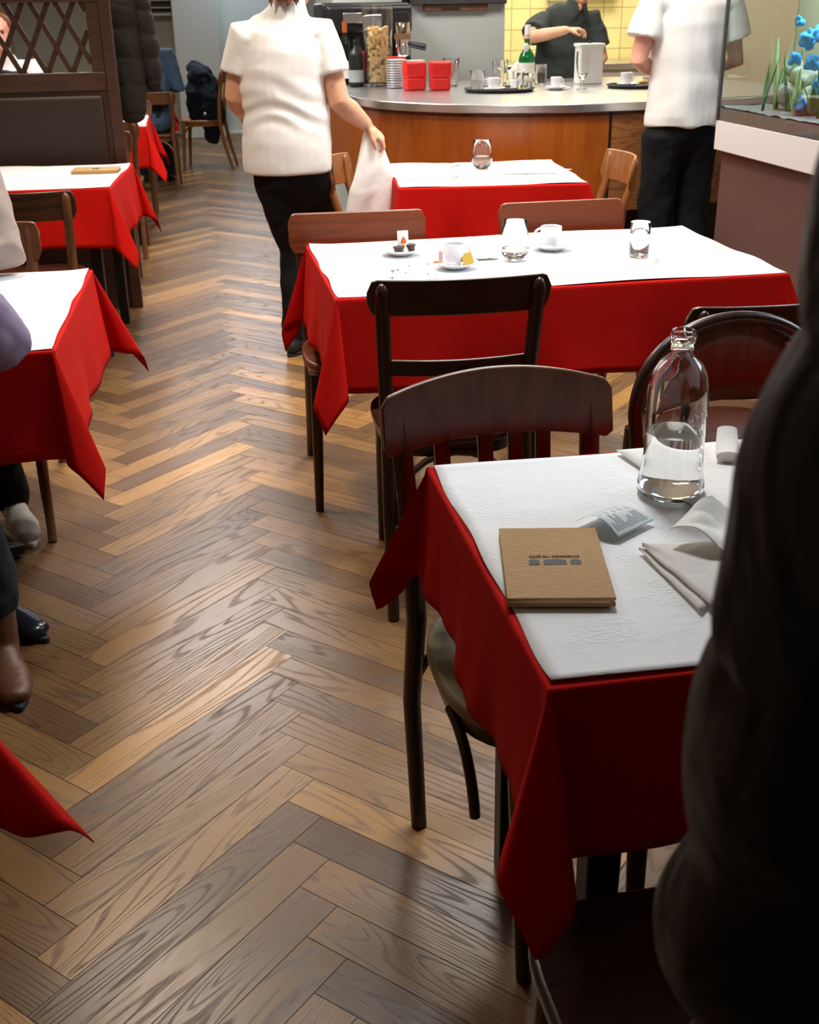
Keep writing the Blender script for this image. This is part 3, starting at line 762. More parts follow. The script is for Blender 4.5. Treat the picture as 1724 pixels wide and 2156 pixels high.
# left row
chair('brown chair backed toward the grey sleeve, by the lattice table', (-.655, 4.80, 0), PI, 'rail', 'wood_dark', 'wood_mid', w=.42, ztop=.815, zbot=.705)
chair('brown chair the person in the taupe sweater sits on', (-.70, 3.55, 0), 0, 'rail', 'wood_mid', 'wood_mid', w=.42, ztop=.83, zbot=.71, front=(.17, -.15, .20, -.38))
chair('chair under the person in the lavender sweater', (-.78, 2.17, 0), PI, 'rail', 'wood_mid', 'wood_mid', w=.42, ztop=.80, zbot=.70)
chair('brown chair tucked behind the table by the lattice partition', (-.52, 6.52, 0), 0, 'rail', 'wood_mid', 'wood_mid', w=.42, ztop=.82, zbot=.71)
chair('brown chair in front of the far left table beyond the partition', (-.50, 7.62, 0), PI, 'rail', 'wood_mid', 'wood_mid', w=.42, ztop=.82, zbot=.71)
chair('brown chair behind the far left table beyond the partition', (-.46, 8.85, 0), 0, 'rail', 'wood_mid', 'wood_mid', w=.42, ztop=.82, zbot=.71)
chair('furthest chair, with the navy jacket hung over its back', (.14, 11.75, 0), R(-100), 'rail', 'wood_light', 'wood_light', w=.42, ztop=.90, zbot=.78)
chair('chair under the person in the slate blue shirt', (-.28, 10.52, 0), PI, 'rail', 'wood_mid', 'wood_mid', w=.40, ztop=.80, zbot=.70)

# ================================================================ BOOTH PARTITION with lattice
t = thing('booth_partition', 'dark wooden booth partition with open diamond lattice and padded back', 'partition', (-1.13, 6.08, 0))
MB().box(.76, -.035, 0, .815, .035, 1.78).build('end_post', M['booth'], t, bevel=.004)
MB().box(-.80, -.03, 1.075, .76, .03, 1.16).build('middle_rail', M['booth'], t, bevel=.004)
MB().box(-.80, -.03, 1.47, .76, .03, 1.50).build('upper_rail', M['booth'], t, bevel=.004)
MB().box(-.80, -.03, 1.70, .76, .03, 1.78).build('cap_rail', M['booth'], t, bevel=.004)
MB().box(.70, -.028, 1.16, .76, .028, 1.47).build('lattice_stile', M['booth'], t, bevel=.003)
MB().box(-.80, -.02, 0, .76, .02, 1.075).build('back_panel', M['booth'], t)
MB().box(-.80, -.06, .50, .735, -.02, 1.055).build('back_pad', M['booth_pad'], t, bevel=.015, seg=3)
la = MB()
for zb0, zt0 in ((1.155, 1.475), (1.495, 1.705)):
    dx = .155 * (zt0 - zb0) / .31
    for k in range(-2, 16):
        x = -.80 + k * .117
        for s in (1, -1):
            a = (x, zb0); b_ = (x + s * dx, zt0)
            # clip to the opening
            def cl(p, q):
                lo, hi = -.80, .70
                if p[0] == q[0]: return None
                ts = sorted(((lo - p[0]) / (q[0] - p[0]), (hi - p[0]) / (q[0] - p[0])))
                t0, t1 = max(0, ts[0]), min(1, ts[1])
                if t1 <= t0 + .03: return None
                f_ = lambda t_: (p[0] + (q[0] - p[0]) * t_, p[1] + (q[1] - p[1]) * t_)
                return f_(t0), f_(t1)
            r_ = cl(a, b_)
            if r_: la.bar((r_[0][0], s * .006, r_[0][1]), (r_[1][0], s * .006, r_[1][1]), .012, .024, up=(1, 0, .3))
la.build('lattice', M['booth'], t)

# ================================================================ CURVED BAR
ZT = .975
edge = [(.885, 7.75), (.889, 7.23), (.898, 6.93), (.925, 6.58), (1.02, 6.27), (1.212, 6.02), (1.50, 5.81), (1.76, 5.745), (2.02, 5.71), (2.284, 5.73), (2.65, 5.80), (3.05, 5.92), (3.4, 6.05)]
def smooth_poly(P, n=3):
    out = []
    for i in range(len(P) - 1):
        p0 = Vector(P[max(i - 1, 0)]); p1 = Vector(P[i]); p2 = Vector(P[i + 1]); p3 = Vector(P[min(i + 2, len(P) - 1)])
        for k in range(n):
            t_ = k / n
            out.append(tuple(.5 * ((2 * p1) + (p2 - p0) * t_ + (2 * p0 - 5 * p1 + 4 * p2 - p3) * t_ ** 2 + (3 * p1 - p0 - 3 * p2 + p3) * t_ ** 3)))
    out.append(P[-1]); return out
E1 = smooth_poly(edge)
def inset(P, d):
    o = []
    for i, p in enumerate(P):
        a = Vector(P[max(i - 1, 0)]); b = Vector(P[min(i + 1, len(P) - 1)]); t_ = (b - a).normalized()
        o.append((p[0] - t_.y * d, p[1] + t_.x * d))
    return o
bar = thing('bar_counter', 'curved bar with steel top and reddish brown wood front', 'bar counter', (1.9, 6.8, 0))
off = T(-1.9, -6.8, 0)
back = [(3.4, 7.78), (.885, 7.78)]
MB().prism(E1 + back, ZT - .042, ZT, off).build('steel_top', M['steel'], bar, smooth=True, bevel=.004)
E2 = inset(E1, .03); E3 = inset(E1, .05); E4 = inset(E1, .16)
split = next(i for i, p in enumerate(E2) if p[0] > 2.04)
def wallstrip(P, z0, z1, th):
    Q = inset(P, th)
    return MB().prism(P + list(reversed(Q)), z0, z1, off)
wallstrip(E2[:split + 1], .44, ZT - .042, .02).build('front_panel', M['bar_wood'], bar, smooth=True)
o = wallstrip(E2[split:], .44, ZT - .042, .02).build('front_panel', M['bar_wood2'], bar, smooth=True); o['label'] = 'paler horizontal grained front panel'
p_ = E2[split]; MB().box(p_[0] - .008, p_[1] - .006, .44, p_[0] + .004, p_[1] + .01, ZT - .042, off).build('panel_joint', M['black_metal'], bar)
wallstrip(E4, 0, .44, .02).build('plinth', plain('plinth_brown', srgb(44, 24, 14), .6), bar, smooth=True)
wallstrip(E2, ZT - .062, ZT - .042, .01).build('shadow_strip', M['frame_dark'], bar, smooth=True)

# ================================================================ THINGS ON THE BAR
def K(x, y): return (x * .958, y * .958, ZT + .0004)
GL = dict(smooth=True)
def tumbler_profile(h, r0, r1, base=.006, t=.0016):
    return [(r0 * .96, 0), (r0, .002), (r0 + (r1 - r0) * .5, h * .5), (r1, h), (r1 - t * .6, h + .0006), (r1 - t, h), (r0 + (r1 - r0) * .5 - t, h * .5), (r0 - t, base + .003), (r0 * .7, base), (0, base)]
def glass(label, loc, h, r0, r1, water=0, group=None, name='water_glass', cat='glass', prof=None, mat='glass'):
    t_ = thing(name, label, cat, loc, 0, group)
    pr = prof or tumbler_profile(h, r0, r1)
    MB().lathe([(0, 0)] + pr, 32).build('bowl', M[mat], t_, smooth=True)
    if water:
        rr = lambda z: r0 + (r1 - r0) * z / h - .0013
        MB().lathe([(0, .0065), (rr(.0065) * .7, .0065), (rr(.01), .01), (rr(water), water), (0, water)], 32).build('water', M['water'], t_, smooth=True)
    return t_
def cup(label, loc, rz, s=1.0, group=None, coffee=True):
    t_ = thing('espresso_cup', label, 'cup', loc, rz, group)
    h, r = .060 * s, .031 * s
    MB().lathe([(0, .002), (.018 * s, 0), (.020 * s, .002), (.026 * s, h * .3), (r, h * .62), (r + .0005, h), (r - .001, h + .0012), (r - .0032, h), (r - .0035, h * .6), (.022 * s, h * .3), (.015 * s, .006), (0, .006)], 32).build('bowl', M['china'], t_, smooth=True)
    hb = MB(); pts = []
    for k in range(11):
        a = R(-75) + R(165) * k / 10
        pts.append((r - .004 + .021 * s * math.cos(a) * (1 if k < 8 else 1), 0, h * .6 + .019 * s * math.sin(a)))
    hb.tube(pts, [(.0045 * s, .0035 * s)] * 11, 10); hb.build('handle', M['china'], t_, smooth=True)
    if coffee: MB().lathe([(0, h * .35), (r - .007, h * .35 + .0005)], 20).build('coffee_remains', M['coffee'], t_)
    return t_
def saucer(label, loc, r=.068, group=None, name='saucer'):
    o = MB().lathe([(0, 0), (r * .5, 0), (r * .55, .003), (r, .016), (r - .001, .018), (r * .93, .0165), (r * .58, .006), (r * .45, .0045), (0, .0045)], 40).build(name, M['china'], None, smooth=True)
    o.location = loc; return tag(o, label, 'saucer', group)
def spoon(label, loc, rz, L=.11, tilt=0, group=None):
    mb = MB()
    mb.tube([(-L * .5, 0, .004), (-L * .2, 0, .0055), (L * .2, 0, .0045), (L * .3, 0, .003)], [(.004, .0008), (.002, .001), (.0017, .001), (.0025, .0008)], 8, side=(0, 1, 0))
    mb.ell((L * .42, 0, .0028), (L * .14, .0105, .0012), 14, 6)
    o = mb.build('coffee_spoon', M['chrome'], None, smooth=True); o.location = loc; o.rotation_euler = (0, tilt, rz)
    return tag(o, label, 'spoon', group)
def bottle(label, loc, h, r, mat, neck_r=.014, cap=None, lab=None, name='wine_bottle', sh=.62, capname='foil_capsule'):
    t_ = thing(name, label, 'bottle', loc)
    MB().lathe([(0, .006), (r * .7, 0), (r, .006), (r, h * sh), (r * .85, h * (sh + .07)), (neck_r * 1.15, h * (sh + .18)), (neck_r, h * .93), (neck_r * 1.15, h * .935), (neck_r * 1.15, h * .96), (neck_r * .9, h), (0, h)], 32).build('glass_body', M[mat], t_, smooth=True)
    if cap: MB().lathe([(neck_r * 1.22, h * .83), (neck_r * 1.25, h * 1.004), (0, h * 1.006)], 24).build(capname, M[cap], t_, smooth=True)
    if lab: MB().lathe([(r * 1.012, h * lab[0]), (r * 1.012, h * lab[1])], 32).build('label', M[lab[2]], t_, smooth=True)
    return t_
# tall glass vase full of wine corks
vx, vy, vz = K(1.243, 7.753)
v = thing('cork_vase', 'tall clear glass vase filled with wine corks on the bar', 'vase', (vx, vy, vz))
VH = .46
MB().lathe([(0, 0), (.073, 0), (.078, .006), (.098, VH), (.0945, VH + .001), (.0755, .03), (.06, .022), (0, .02)], 40).build('glass_wall', M['glass'], v, smooth=True)
ck = MB().lathe([(0, -.0225), (.0105, -.0225), (.0115, -.021), (.0115, .021), (.0105, .0225), (0, .0225)], 12).build('wine_cork', M['cork'], None, smooth=True)
first = True; rnd = random.Random(11); nck = 0
for lz in range(15):
    z = vz + .038 + lz * .0205
    rad = .0755 + (.019) * (z - vz) / VH - .013
    m_ = 8 if lz < 14 else 6
    for k in range(m_):
        a = 2 * PI * k / m_ + lz * .52 + rnd.uniform(-.1, .1)
        inner = (k % 4 == 3)
        rr = (rad - .018) * (.25 if inner else .92)
        if first: o = ck; first = False
        else: o = ck.copy(); COL.objects.link(o)
        o.location = (vx + rr * math.cos(a), vy + rr * math.sin(a), z + rnd.uniform(-.003, .003))
        if inner: o.rotation_euler = (rnd.uniform(0, .5), 0, 0)
        else: o.rotation_euler = Euler((rnd.choice([PI / 2, .9, 2.1, .2]), 0, a + rnd.uniform(-.35, .35)))
        sc = .95 + .1 * rnd.random(); o.scale = (sc, sc, sc)
        tag(o, 'wine cork piled with many others in the tall glass vase on the bar', 'cork', 'wine corks in the tall glass vase'); nck += 1
bottle('tall dark wine bottle with copper foil neck beside the cork vase', K(1.07, 8.05), .37, .036, 'dark_glass', .013, 'copper', (.10, .38, 'label_white'))
bottle('short black bottle with grey label left of the cork vase', K(1.105, 7.80), .27, .047, 'black_plastic', .014, None, (.10, .36, 'grey_panel'), name='liqueur_bottle', sh=.66)
bottle('dark bottle with red label half hidden behind the copper topped one', K(1.16, 8.08), .28, .036, 'dark_glass', .013, None, (.25, .7, 'red_box'), sh=.66)
# green mineral water bottle
b = bottle('green glass mineral water bottle with white labels on the bar', K(2.262, 7.85), .335, .052, 'green_glass', .015, 'white_plastic', (.04, .34, 'label_white'), name='mineral_water_bottle', sh=.42, capname='screw_cap')
MB().lathe([(.0162, .255), (.0160, .283)], 24).build('neck_label', plain('pink_label', srgb(220, 180, 160), .6), b, smooth=True)
nl = MB(); nl.ell((-.018, -.042, .205), (.020, .004, .026), 16, 8, None); nl.build('oval_label', M['label_white'], b, smooth=True)
# red sugar tins
def red_tin(label, loc, rz):
    t_ = thing('red_tin', label, 'tin', loc, rz)
    s = .058
    MB().box(-s, -s, 0, s, s, .072).build('tin_body', M['red_box'], t_, bevel=.012, seg=3)
    MB().box(-s - .003, -s - .003, .070, s + .003, s + .003, .158).build('tin_lid', M['red_box'], t_, bevel=.013, seg=3)
    return t_
red_tin('red square tin on the bar, nearest the white saucer stack', K(1.397, 7.33), R(4))
rt = red_tin('red square tin on the bar holding a row of spoons', K(1.545, 7.27), R(-5))
for k in range(3):
    s_ = spoon('coffee spoon leaning on the side of the right red tin', (rt.location.x + .072 + .003 * k, rt.location.y - .03 + .02 * k, ZT + .085), R(90), .15, R(62), 'spoons leaning on the red tin')
    s_.rotation_euler = Euler((0, R(-72), R(14)))
# stacks of saucers
sp_ = MB().lathe([(0, 0), (.030, 0), (.033, .002), (.062, .009), (.061, .0105), (.033, .0045), (0, .004)], 28).build('saucer', M['china'], None, smooth=True); used = False
for (kx, ky), n_, s_, gl, lb in (((1.325, 7.55), 12, 1.0, 'saucers stacked beside the cork vase', 'white saucer in the stack right beside the cork vase'),
                             ((1.475, 7.72), 11, 1.0, 'saucers stacked behind the red tins', 'white saucer in the stack between and behind the red tins')):
    for k in range(n_):
        if used: o = sp_.copy(); COL.objects.link(o)
        else: o = sp_; used = True
        x, y, z = K(kx, ky); o.location = (x, y, z + k * .0138); o.scale = (s_, s_, s_)
        tag(o, lb, 'saucer', gl)
nb_ = MB().box(-.05, -.03, 0, .05, .03, .012).build('red_napkin_box', M['red_box'], None, bevel=.002); x, y, z = K(1.325, 7.55); nb_.location = (x, y, z + 11 * .0138 + .014)
tag(nb_, 'flat red packet on top of the saucers beside the vase', 'packet')
# clear glasses in the middle
glass('clear glass pitcher with spout behind the round tray', K(1.69, 7.60), .16, .036, .05, name='glass_pitcher', cat='pitcher')
def tray(label, loc, r):
    o = MB().lathe([(0, 0), (r * .92, 0), (r, .018), (r - .004, .020), (r * .9, .005), (0, .005)], 48).build('serving_tray', M['black_rubber'], None, smooth=True)
    o.location = loc; return tag(o, label, 'tray')
tx, ty, tz = K(1.86, 7.03)
tray('round black tray full of used glasses and cups on the bar', (tx, ty, tz), .205)
Z5 = tz + .0055
def on_tray(dx, dy, z=0): return (tx + dx, ty + dy, Z5 + z)
glass('squat glass with a spoon at the left of the round tray', on_tray(-.125, .02), .11, .035, .043)
spoon('spoon standing in the squat glass on the round tray', on_tray(-.128, .02, .06), 0, .12, R(80))
saucer('saucer under the white cup on the left of the round tray', on_tray(-.055, -.075), .058)
cup('white cup standing on the left front of the round tray', on_tray(-.055, -.075, .0055), R(10), 1.1)
cup('white cup standing at the back of the round tray', on_tray(-.02, .10), R(170), 1.0)
glass('tall tumbler at the back of the round tray', on_tray(.03, .14), .15, .03, .037)
glass('straight glass beside the brown sugar saucer on the tray', on_tray(.13, .06), .095, .03, .034)
glass('straight glass at the right front of the round tray', on_tray(.12, -.06), .095, .031, .035)
glass('small glass at the right edge of the round tray', on_tray(.165, .0), .085, .028, .031)
saucer('saucer with wrappers in the middle of the round tray', on_tray(.045, -.055), .056)
w_ = MB(); w_.ell((0, 0, .014), (.019, .016, .013), 10, 7)
o = fuse(w_, 'brown_wrapper', M['choc'], None, .004, 1, lambda c: .002 * noise.noise(c * 160)); o.location = on_tray(.035, -.055, .0055); tag(o, 'crumpled brown wrapper on the tray saucer', 'wrapper')
cup('small patterned cup right of the tray wrappers', on_tray(.078, -.03, .0055), R(60), .8)
glass('tapered water glass standing beside the green bottle', K(2.262, 7.52), .115, .034, .041)
glass('tumbler standing behind the round tray', K(2.05, 7.70), .14, .032, .04)
o = MB(); o.grid(lambda u, v: ((u - .5) * .11, .01 * math.sin(u * 9) + .02 * v, .10 * v * (1 - .25 * math.sin(u * 7 + 1))), 24, 10)
o = o.build('crumpled_paper', M['napkin'], None, smooth=True, solid=.001); o.location = K(2.16, 7.72); tag(o, 'white crumpled paper bag standing behind the tray glasses', 'paper')
x, y, z = K(2.21, 7.02); saucer('saucer standing alone on the bar under a cup', (x, y, z), .066); cup('white cup on a saucer alone at mid bar', (x, y, z + .0055), R(15), 1.05)
spoon('coffee spoon on the lone bar saucer', (x + .03, y - .02, z + .012), R(-20), .09)
# white bin
x, y, z = K(2.565, 7.47)
wb = thing('white_container', 'tall white lidded plastic container on the bar', 'container', (x, y, z))
MB().box(-.075, -.055, 0, .075, .055, .215).build('tub', M['white_plastic'], wb, bevel=.008, seg=3)
MB().box(-.082, -.062, .212, .082, .062, .232).build('lid', M['white_plastic'], wb, bevel=.006, seg=3)
MB().lathe([(.012, .232), (.012, .245), (0, .246)], 16).build('lid_knob', M['black_plastic'], wb, smooth=True)
MB().prism([(.016 * math.cos(a * PI / 12), .016 * math.sin(a * PI / 12)) for a in range(24)], 0, .0006, T(-.03, -.0552, .15) @ RX(PI / 2)).build('round_sticker', M['receipt'], wb)
# stemmed beer glass in front of it
h_ = .205
glass('stemmed beer glass before the white container', K(2.36, 6.98), h_, 0, 0, name='beer_glass', prof=[(.034, 0), (.034, .002), (.008, .008), (.0045, .02), (.005, .05), (.022, .066), (.034, .10), (.040, .15), (.038, h_), (.0365, h_), (.0385, .15), (.0325, .10), (.02, .070), (0, .062)])
# second tray near the waiter
x2, y2, z2 = K(2.72, 7.03)
tray('round black tray beside the waiter with a cup and a biscuit', (x2, y2, z2), .17)
saucer('saucer on the tray beside the waiter', (x2 - .035, y2 + .03, z2 + .0055), .068)
cup('white cup on the tray beside the waiter', (x2 - .045, y2 + .03, z2 + .0115), R(20), 1.15)
o = fuse(MB().ell((0, 0, .012), (.030, .018, .012), 14, 8), 'croissant', M['cork'], None, .004, 1, lambda c: .0025 * noise.noise(c * 120)); o.location = (x2 + .045, y2 - .01, z2 + .0175); tag(o, 'brown pastry on the tray beside the waiter', 'pastry')
o = MB().box(-.03, -.002, 0, .03, .002, .05).build('sugar_sachet', M['sugar'], None, bevel=.001); o.location = (x2 + .09, y2 + .05, z2 + .0055); tag(o, 'white paper sachet standing on the tray by the waiter', 'sachet')

# ================================================================ BACK BAR: coffee machine, grey cabinet, shelf, rack
cm = thing('coffee_machine', 'black espresso machine with chrome group behind the cork vase', 'coffee machine', (1.33, 8.05, ZT - .14))
MB().box(-.42, -.12, 0, .16, .38, .62).build('housing', M['black_plastic'], cm, bevel=.02, seg=3)
MB().box(-.40, -.24, .44, .15, -.10, .60).build('front_hood', M['black_plastic'], cm, bevel=.02, seg=3)
MB().lathe([(0, .30), (.045, .30), (.052, .31), (.052, .50), (.045, .51), (0, .51)], 32, T(.075, -.28, 0)).build('chrome_boiler', M['chrome'], cm, smooth=True)
MB().lathe([(.0528, .40), (.0528, .435)], 32, T(.075, -.28, 0)).build('brown_band', plain('brown_band', srgb(120, 84, 60), .4), cm, smooth=True)
MB().lathe([(0, .505), (.058, .505), (.058, .56), (0, .565)], 28, T(.075, -.28, 0)).build('boiler_cap', M['black_plastic'], cm, smooth=True)
pf = MB(); pf.tube([(.12, -.30, .37), (.17, -.32, .36), (.215, -.34, .352)], [(.018, .018), (.022, .02), (.024, .022)], 14); pf.build('portafilter_handle', M['black_plastic'], cm, smooth=True)
MB().lathe([(0, .18), (.035, .18), (.035, .30), (0, .30)], 20, T(.07, -.26, 0)).build('spout_block', M['black_plastic'], cm, smooth=True)
MB().box(-.30, -.255, .50, -.05, -.24, .56).build('steel_badge', M['steel'], cm, bevel=.004)
gc = thing('grey_cabinet', 'plain grey upright cabinet side behind the red tins', 'cabinet', (1.87, 8.2, 0))
MB().box(-.33, 0, 0, .33, .32, 1.47).build('body', M['grey_panel'], gc, bevel=.004)
MB().box(-.33, -.05, 1.435, .33, .32, 1.85).build('hood', M['frame_dark'], gc, bevel=.006)
MB().box(-.24, -.03, 1.395, .20, .0, 1.435).build('brown_drawer', M['wood_mid'], gc, bevel=.004)
MB().box(-.12, -.035, 1.405, .0, -.03, 1.415).build('drawer_pull', M['black_plastic'], gc)
bc = thing('back_counter', 'pale steel work counter along the tiled wall', 'counter', (3.05, 9.3, 0))
MB().box(-.85, -.3, .95, .8, .3, 1.0).build('worktop', M['steel'], bc, bevel=.004)
MB().box(-.83, -.28, 0, .78, .28, .95).build('base', M['aq_white'], bc, bevel=.004)
rk = thing('dish_rack', 'white wire dish rack standing before the yellow tiles', 'dish rack', (3.22, 9.25, 1.0))
for s in (-1, 1):
    g_ = MB(); ox = s * .055
    g_.tube([(-.085, ox, 0), (-.085, ox, .15), (-.05, ox, .20), (.04, ox, .20), (.075, ox, .14), (.075, ox, 0)], .0035, 8)
    g_.tube([(-.085, ox, .07), (.075, ox, .07)], .0028, 6)
    for k in range(6): g_.tube([(-.06 + k * .024, ox, 0), (-.06 + k * .024, ox, .198 if k < 5 else .17)], .0022, 6)
    g_.build('wire_side', M['white_plastic'], rk, smooth=True)
g_ = MB()
for k in range(8): g_.tube([(-.08 + k * .021, -.055, .006), (-.08 + k * .021, .055, .006)], .002, 6)
g_.build('wire_floor', M['white_plastic'], rk, smooth=True)

# ================================================================ AQUARIUM
aq = thing('aquarium', 'lit glass aquarium with blue corals on a white framed stand', 'aquarium', (2.36, 4.13, 0))
ax0, ax1, ay0, ay1 = -.16, .16, -.60, .60
MB().box(ax0 + .03, ay0 + .03, 0, ax1 - .0, ay1 - .02, .86).build('cabinet', M['aq_wood'], aq, bevel=.004)
MB().box(ax0, ay0, .855, ax1 + .01, ay1, .975).build('white_plinth', M['aq_white'], aq, bevel=.003)
gl = MB(); tck = .006
gl.box(ax0, ay0, .975, ax0 + tck, ay1, 1.75); gl.build('front_pane', M['tglass'], aq)
MB().box(ax0 + tck, ay1 - tck, .975, ax1, ay1, 1.75).build('end_pane', M['tglass'], aq)
MB().box(ax0 + tck, ay0, .975, ax1, ay0 + tck, 1.75).build('end_pane', M['tglass'], aq)
MB().box(ax1, ay0, .975, ax1 + .01, ay1, 1.75).build('back_board', M['aq_back'], aq)
for yy in (ay0, ay1 - .018): MB().box(ax0 - .003, yy, .975, ax0 + .012, yy + .018, 1.75).build('corner_strip', M['aq_frame'], aq)
MB().box(ax0, ay0, 1.75, ax1, ay1, 1.85).build('light_hood', M['aq_frame'], aq, bevel=.005)
gr = MB(); gr.grid(lambda u, v: (ax0 + tck + .002 + (ax1 - ax0 - .02) * u, ay0 + .01 + (ay1 - ay0 - .02) * v, 1.03 + .008 * noise.noise(Vector((u * 5, v * 20, 2)))), 10, 60)
gr.box(ax0 + tck + .002, ay0 + .01, .976, ax1 - .008, ay1 - .01, 1.024); o = gr.build('gravel', M['gravel'], aq, smooth=True); o['kind'] = 'stuff'
rnd = random.Random(5)
for k, (yy, zz, s, mt) in enumerate(((.30, .06, .08, 'rock'), (.22, .13, .07, 'rock'), (.10, .05, .09, 'rock'), (.16, .04, .06, 'rock'), (-.12, .05, .1, 'rock'), (.34, .16, .05, 'rock'))):
    o = fuse(MB().ell((0, 0, 0), (s * .8, s, s * .7), 14, 10), 'rock', M[mt], aq, .01, 2, lambda c, k=k: .02 * noise.noise(c * 22 + Vector((k, 0, 0)))); o.location = (.03, yy, 1.03 + zz)
for k, (yy, zz, s) in enumerate(((.08, .27, .05), (.03, .19, .045), (.17, .20, .035), (.0, .29, .04), (.10, .04, .045), (.16, .33, .03), (-.05, .12, .04))):
    o = fuse(MB().ell((0, 0, 0), (s * .5, s * .8, s * .65), 18, 12), 'blue_coral', M['aq_blue'], aq, .005, 0, lambda c, k=k: .020 * noise.noise(c * 60 + Vector((0, k, 0)))); o.location = (-.06, yy, 1.03 + zz)
for k in range(26):
    yy = rnd.uniform(-.4, .40); hh = rnd.uniform(.10, .30); lf = MB(); bx = rnd.uniform(-.10, .10)
    for q in range(5):
        a = rnd.uniform(-.5, .5); b_ = rnd.uniform(-.5, .5)
        lf.tube([(0, 0, 0), (a * .03, b_ * .03, hh * .4), (a * .08, b_ * .10, hh * rnd.uniform(.7, 1))], [(.006, .001), (.010, .001), (.002, .0005)], 6)
    o = lf.build('water_plant', M['leaf'] if k % 2 else M['leaf_pale'], aq, smooth=True); o.location = (bx, yy, 1.03)
la_ = area('aquarium_lamp', (2.36, 4.13, 1.74), (0, 0, 0), .2, 1.0, 9, (.75, .9, 1.0))
area('aquarium_blue_lamp', (2.36, 4.05, 1.735), (0, 0, 0), .1, .3, 7, (.1, .55, 1.0))

# ================================================================ THINGS ON THE FRONT TABLE
ZF = .7565
def at_table(name, mb, mat, loc, rz, label, cat, **kw):
    o = mb.build(name, M[mat], None, **kw); o.location = loc; o.rotation_euler = (0, 0, rz); return tag(o, label, cat)
# cork bill folder: two cork covers and the spine
fc = Vector(((.385 + .520 + .477 + .345) / 4, (1.400 + 1.376 + 1.185 + 1.213) / 4, ZF))
frz = math.atan2(1.376 - 1.408, .520 - .385) * .5 + math.atan2(1.185 - 1.213, .477 - .345) * .5
fc = Vector((.4215, 1.272, ZF)); frz = R(-11.9)
bf = thing('bill_folder', 'square cork bill folder with printed cafe name on the front table', 'bill folder', fc, frz)
MB().box(-.067, -.1025, 0, .067, .1025, .0045).build('back_cover', M['cork_cover'], bf, bevel=.001)
MB().box(-.063, -.1015, .0045, .060, .098, .0085).build('paper_insert', M['cork'], bf)
MB().box(-.067, -.1025, .0085, .067, .1025, .0125, RY(R(-.4))).build('front_cover', M['cork_cover'], bf, bevel=.001)
lg = MB()
def arched(x0, x1, y0, y1, z, bulge):
    n = 10; P = [(x0, y0), (x1, y0)] + [(x1 + (x0 - x1) * k / n, y1 - bulge * (2 * (1 - k / n) - 1) ** 2) for k in range(n + 1)]
    return P
for x0, x1, bg in ((-.033, -.019, .004), (-.014, .016, .003), (.021, .035, .004)):
    MB().prism(arched(x0, x1, -.012, .0035, 0, bg), .0124, .0131).build('printed_arch', M['ink'], bf)
text_mesh('CAFÉ DU COMMERCE', .0085, .0002, 'printed_name', M['ink_brown'], bf, T(.001, .0085, .0131), .066, .0002)
# receipt: curled strip of till paper with faint print
rcpt = thing('receipt', 'curled till receipt with faint printed lines, half under the cork folder', 'receipt', (.548, 1.388, ZF + .004), R(33))
def rc_h(u): return .014 * math.sin(PI * min(1, u * 1.02)) ** 1.2
MB().grid(lambda u, v: ((u - .5) * .085, (v - .5) * .075, .002 + .020 * math.sin(PI * v) * (.35 + .65 * (1 - u))), 24, 24).build('paper_strip', M['receipt'], rcpt, smooth=True, solid=.0002)
rnd = random.Random(4); pr = MB()
def on_r(u, v): return Vector(((u - .5) * .085, (v - .5) * .075, .0026 + .020 * math.sin(PI * v) * (.35 + .65 * (1 - u))))
lines = MB()
for k in range(13):
    u = .10 + .065 * k; segs = [(.08, .08 + rnd.uniform(.1, .4))] + ([(.72, .80 + rnd.uniform(0, .1))] if k % 2 else []) + ([(.5, .5 + rnd.uniform(.05, .15))] if k % 3 == 0 else [])
    for a, b_ in segs:
        v = a
        while v < b_:
            wv = rnd.uniform(.012, .022)
            A_, B_, C_, D_ = on_r(u - .012, v), on_r(u + .012, v), on_r(u + .012, v + wv), on_r(u - .012, v + wv)
            lines.add([A_, B_, C_, D_], [(0, 1, 2, 3)]); v += wv + .008
lines.build('printed_lines', M['ink_grey'], rcpt)
# bottle of water
bt = thing('water_bottle', 'clear glass bottle half full of water on the front table', 'bottle', (.668, 1.478, ZF))
outer = [(0, .004), (.030, .0), (.045, .001), (.0495, .006), (.0500, .018), (.0475, .030), (.0452, .045), (.0440, .065), (.0438, .10), (.0440, .150), (.0428, .172), (.0385, .190), (.0300, .205), (.0200, .214), (.0163, .219), (.0158, .232), (.0168, .234), (.0168, .238), (.0182, .239), (.0182, .246), (.0165, .247), (.0165, .252), (.0140, .2535)]
inner = [(.0128, .2525), (.0128, .220), (.0165, .2125), (.0275, .202), (.0362, .188), (.0403, .170), (.0414, .150), (.0412, .10), (.0414, .065), (.0425, .045), (.0448, .030), (.0470, .018), (.0455, .010), (.0300, .0075), (0, .013)]
MB().lathe(outer + inner, 64).build('glass_body', M['glass'], bt, smooth=True)
wt = [(0, .0131), (.0300, .0077), (.0454, .0102), (.0468, .018), (.0446, .030), (.0423, .045), (.0412, .065), (.0410, .100), (0, .100)]
MB().lathe(wt, 64).build('water', M['water'], bt, smooth=True)
tm = text_mesh('LURISIA', .020, .0006, 'embossed_name', M['glass'], bt, Matrix.Identity(4), .05)
for v_ in tm.data.vertices:
    a = -PI / 2 + .35 + v_.co.x / .044; rr = .0440 + max(0, v_.co.z) * 1.2; zz = .128 + v_.co.y * .75
    v_.co = (rr * math.cos(a), rr * math.sin(a), zz)
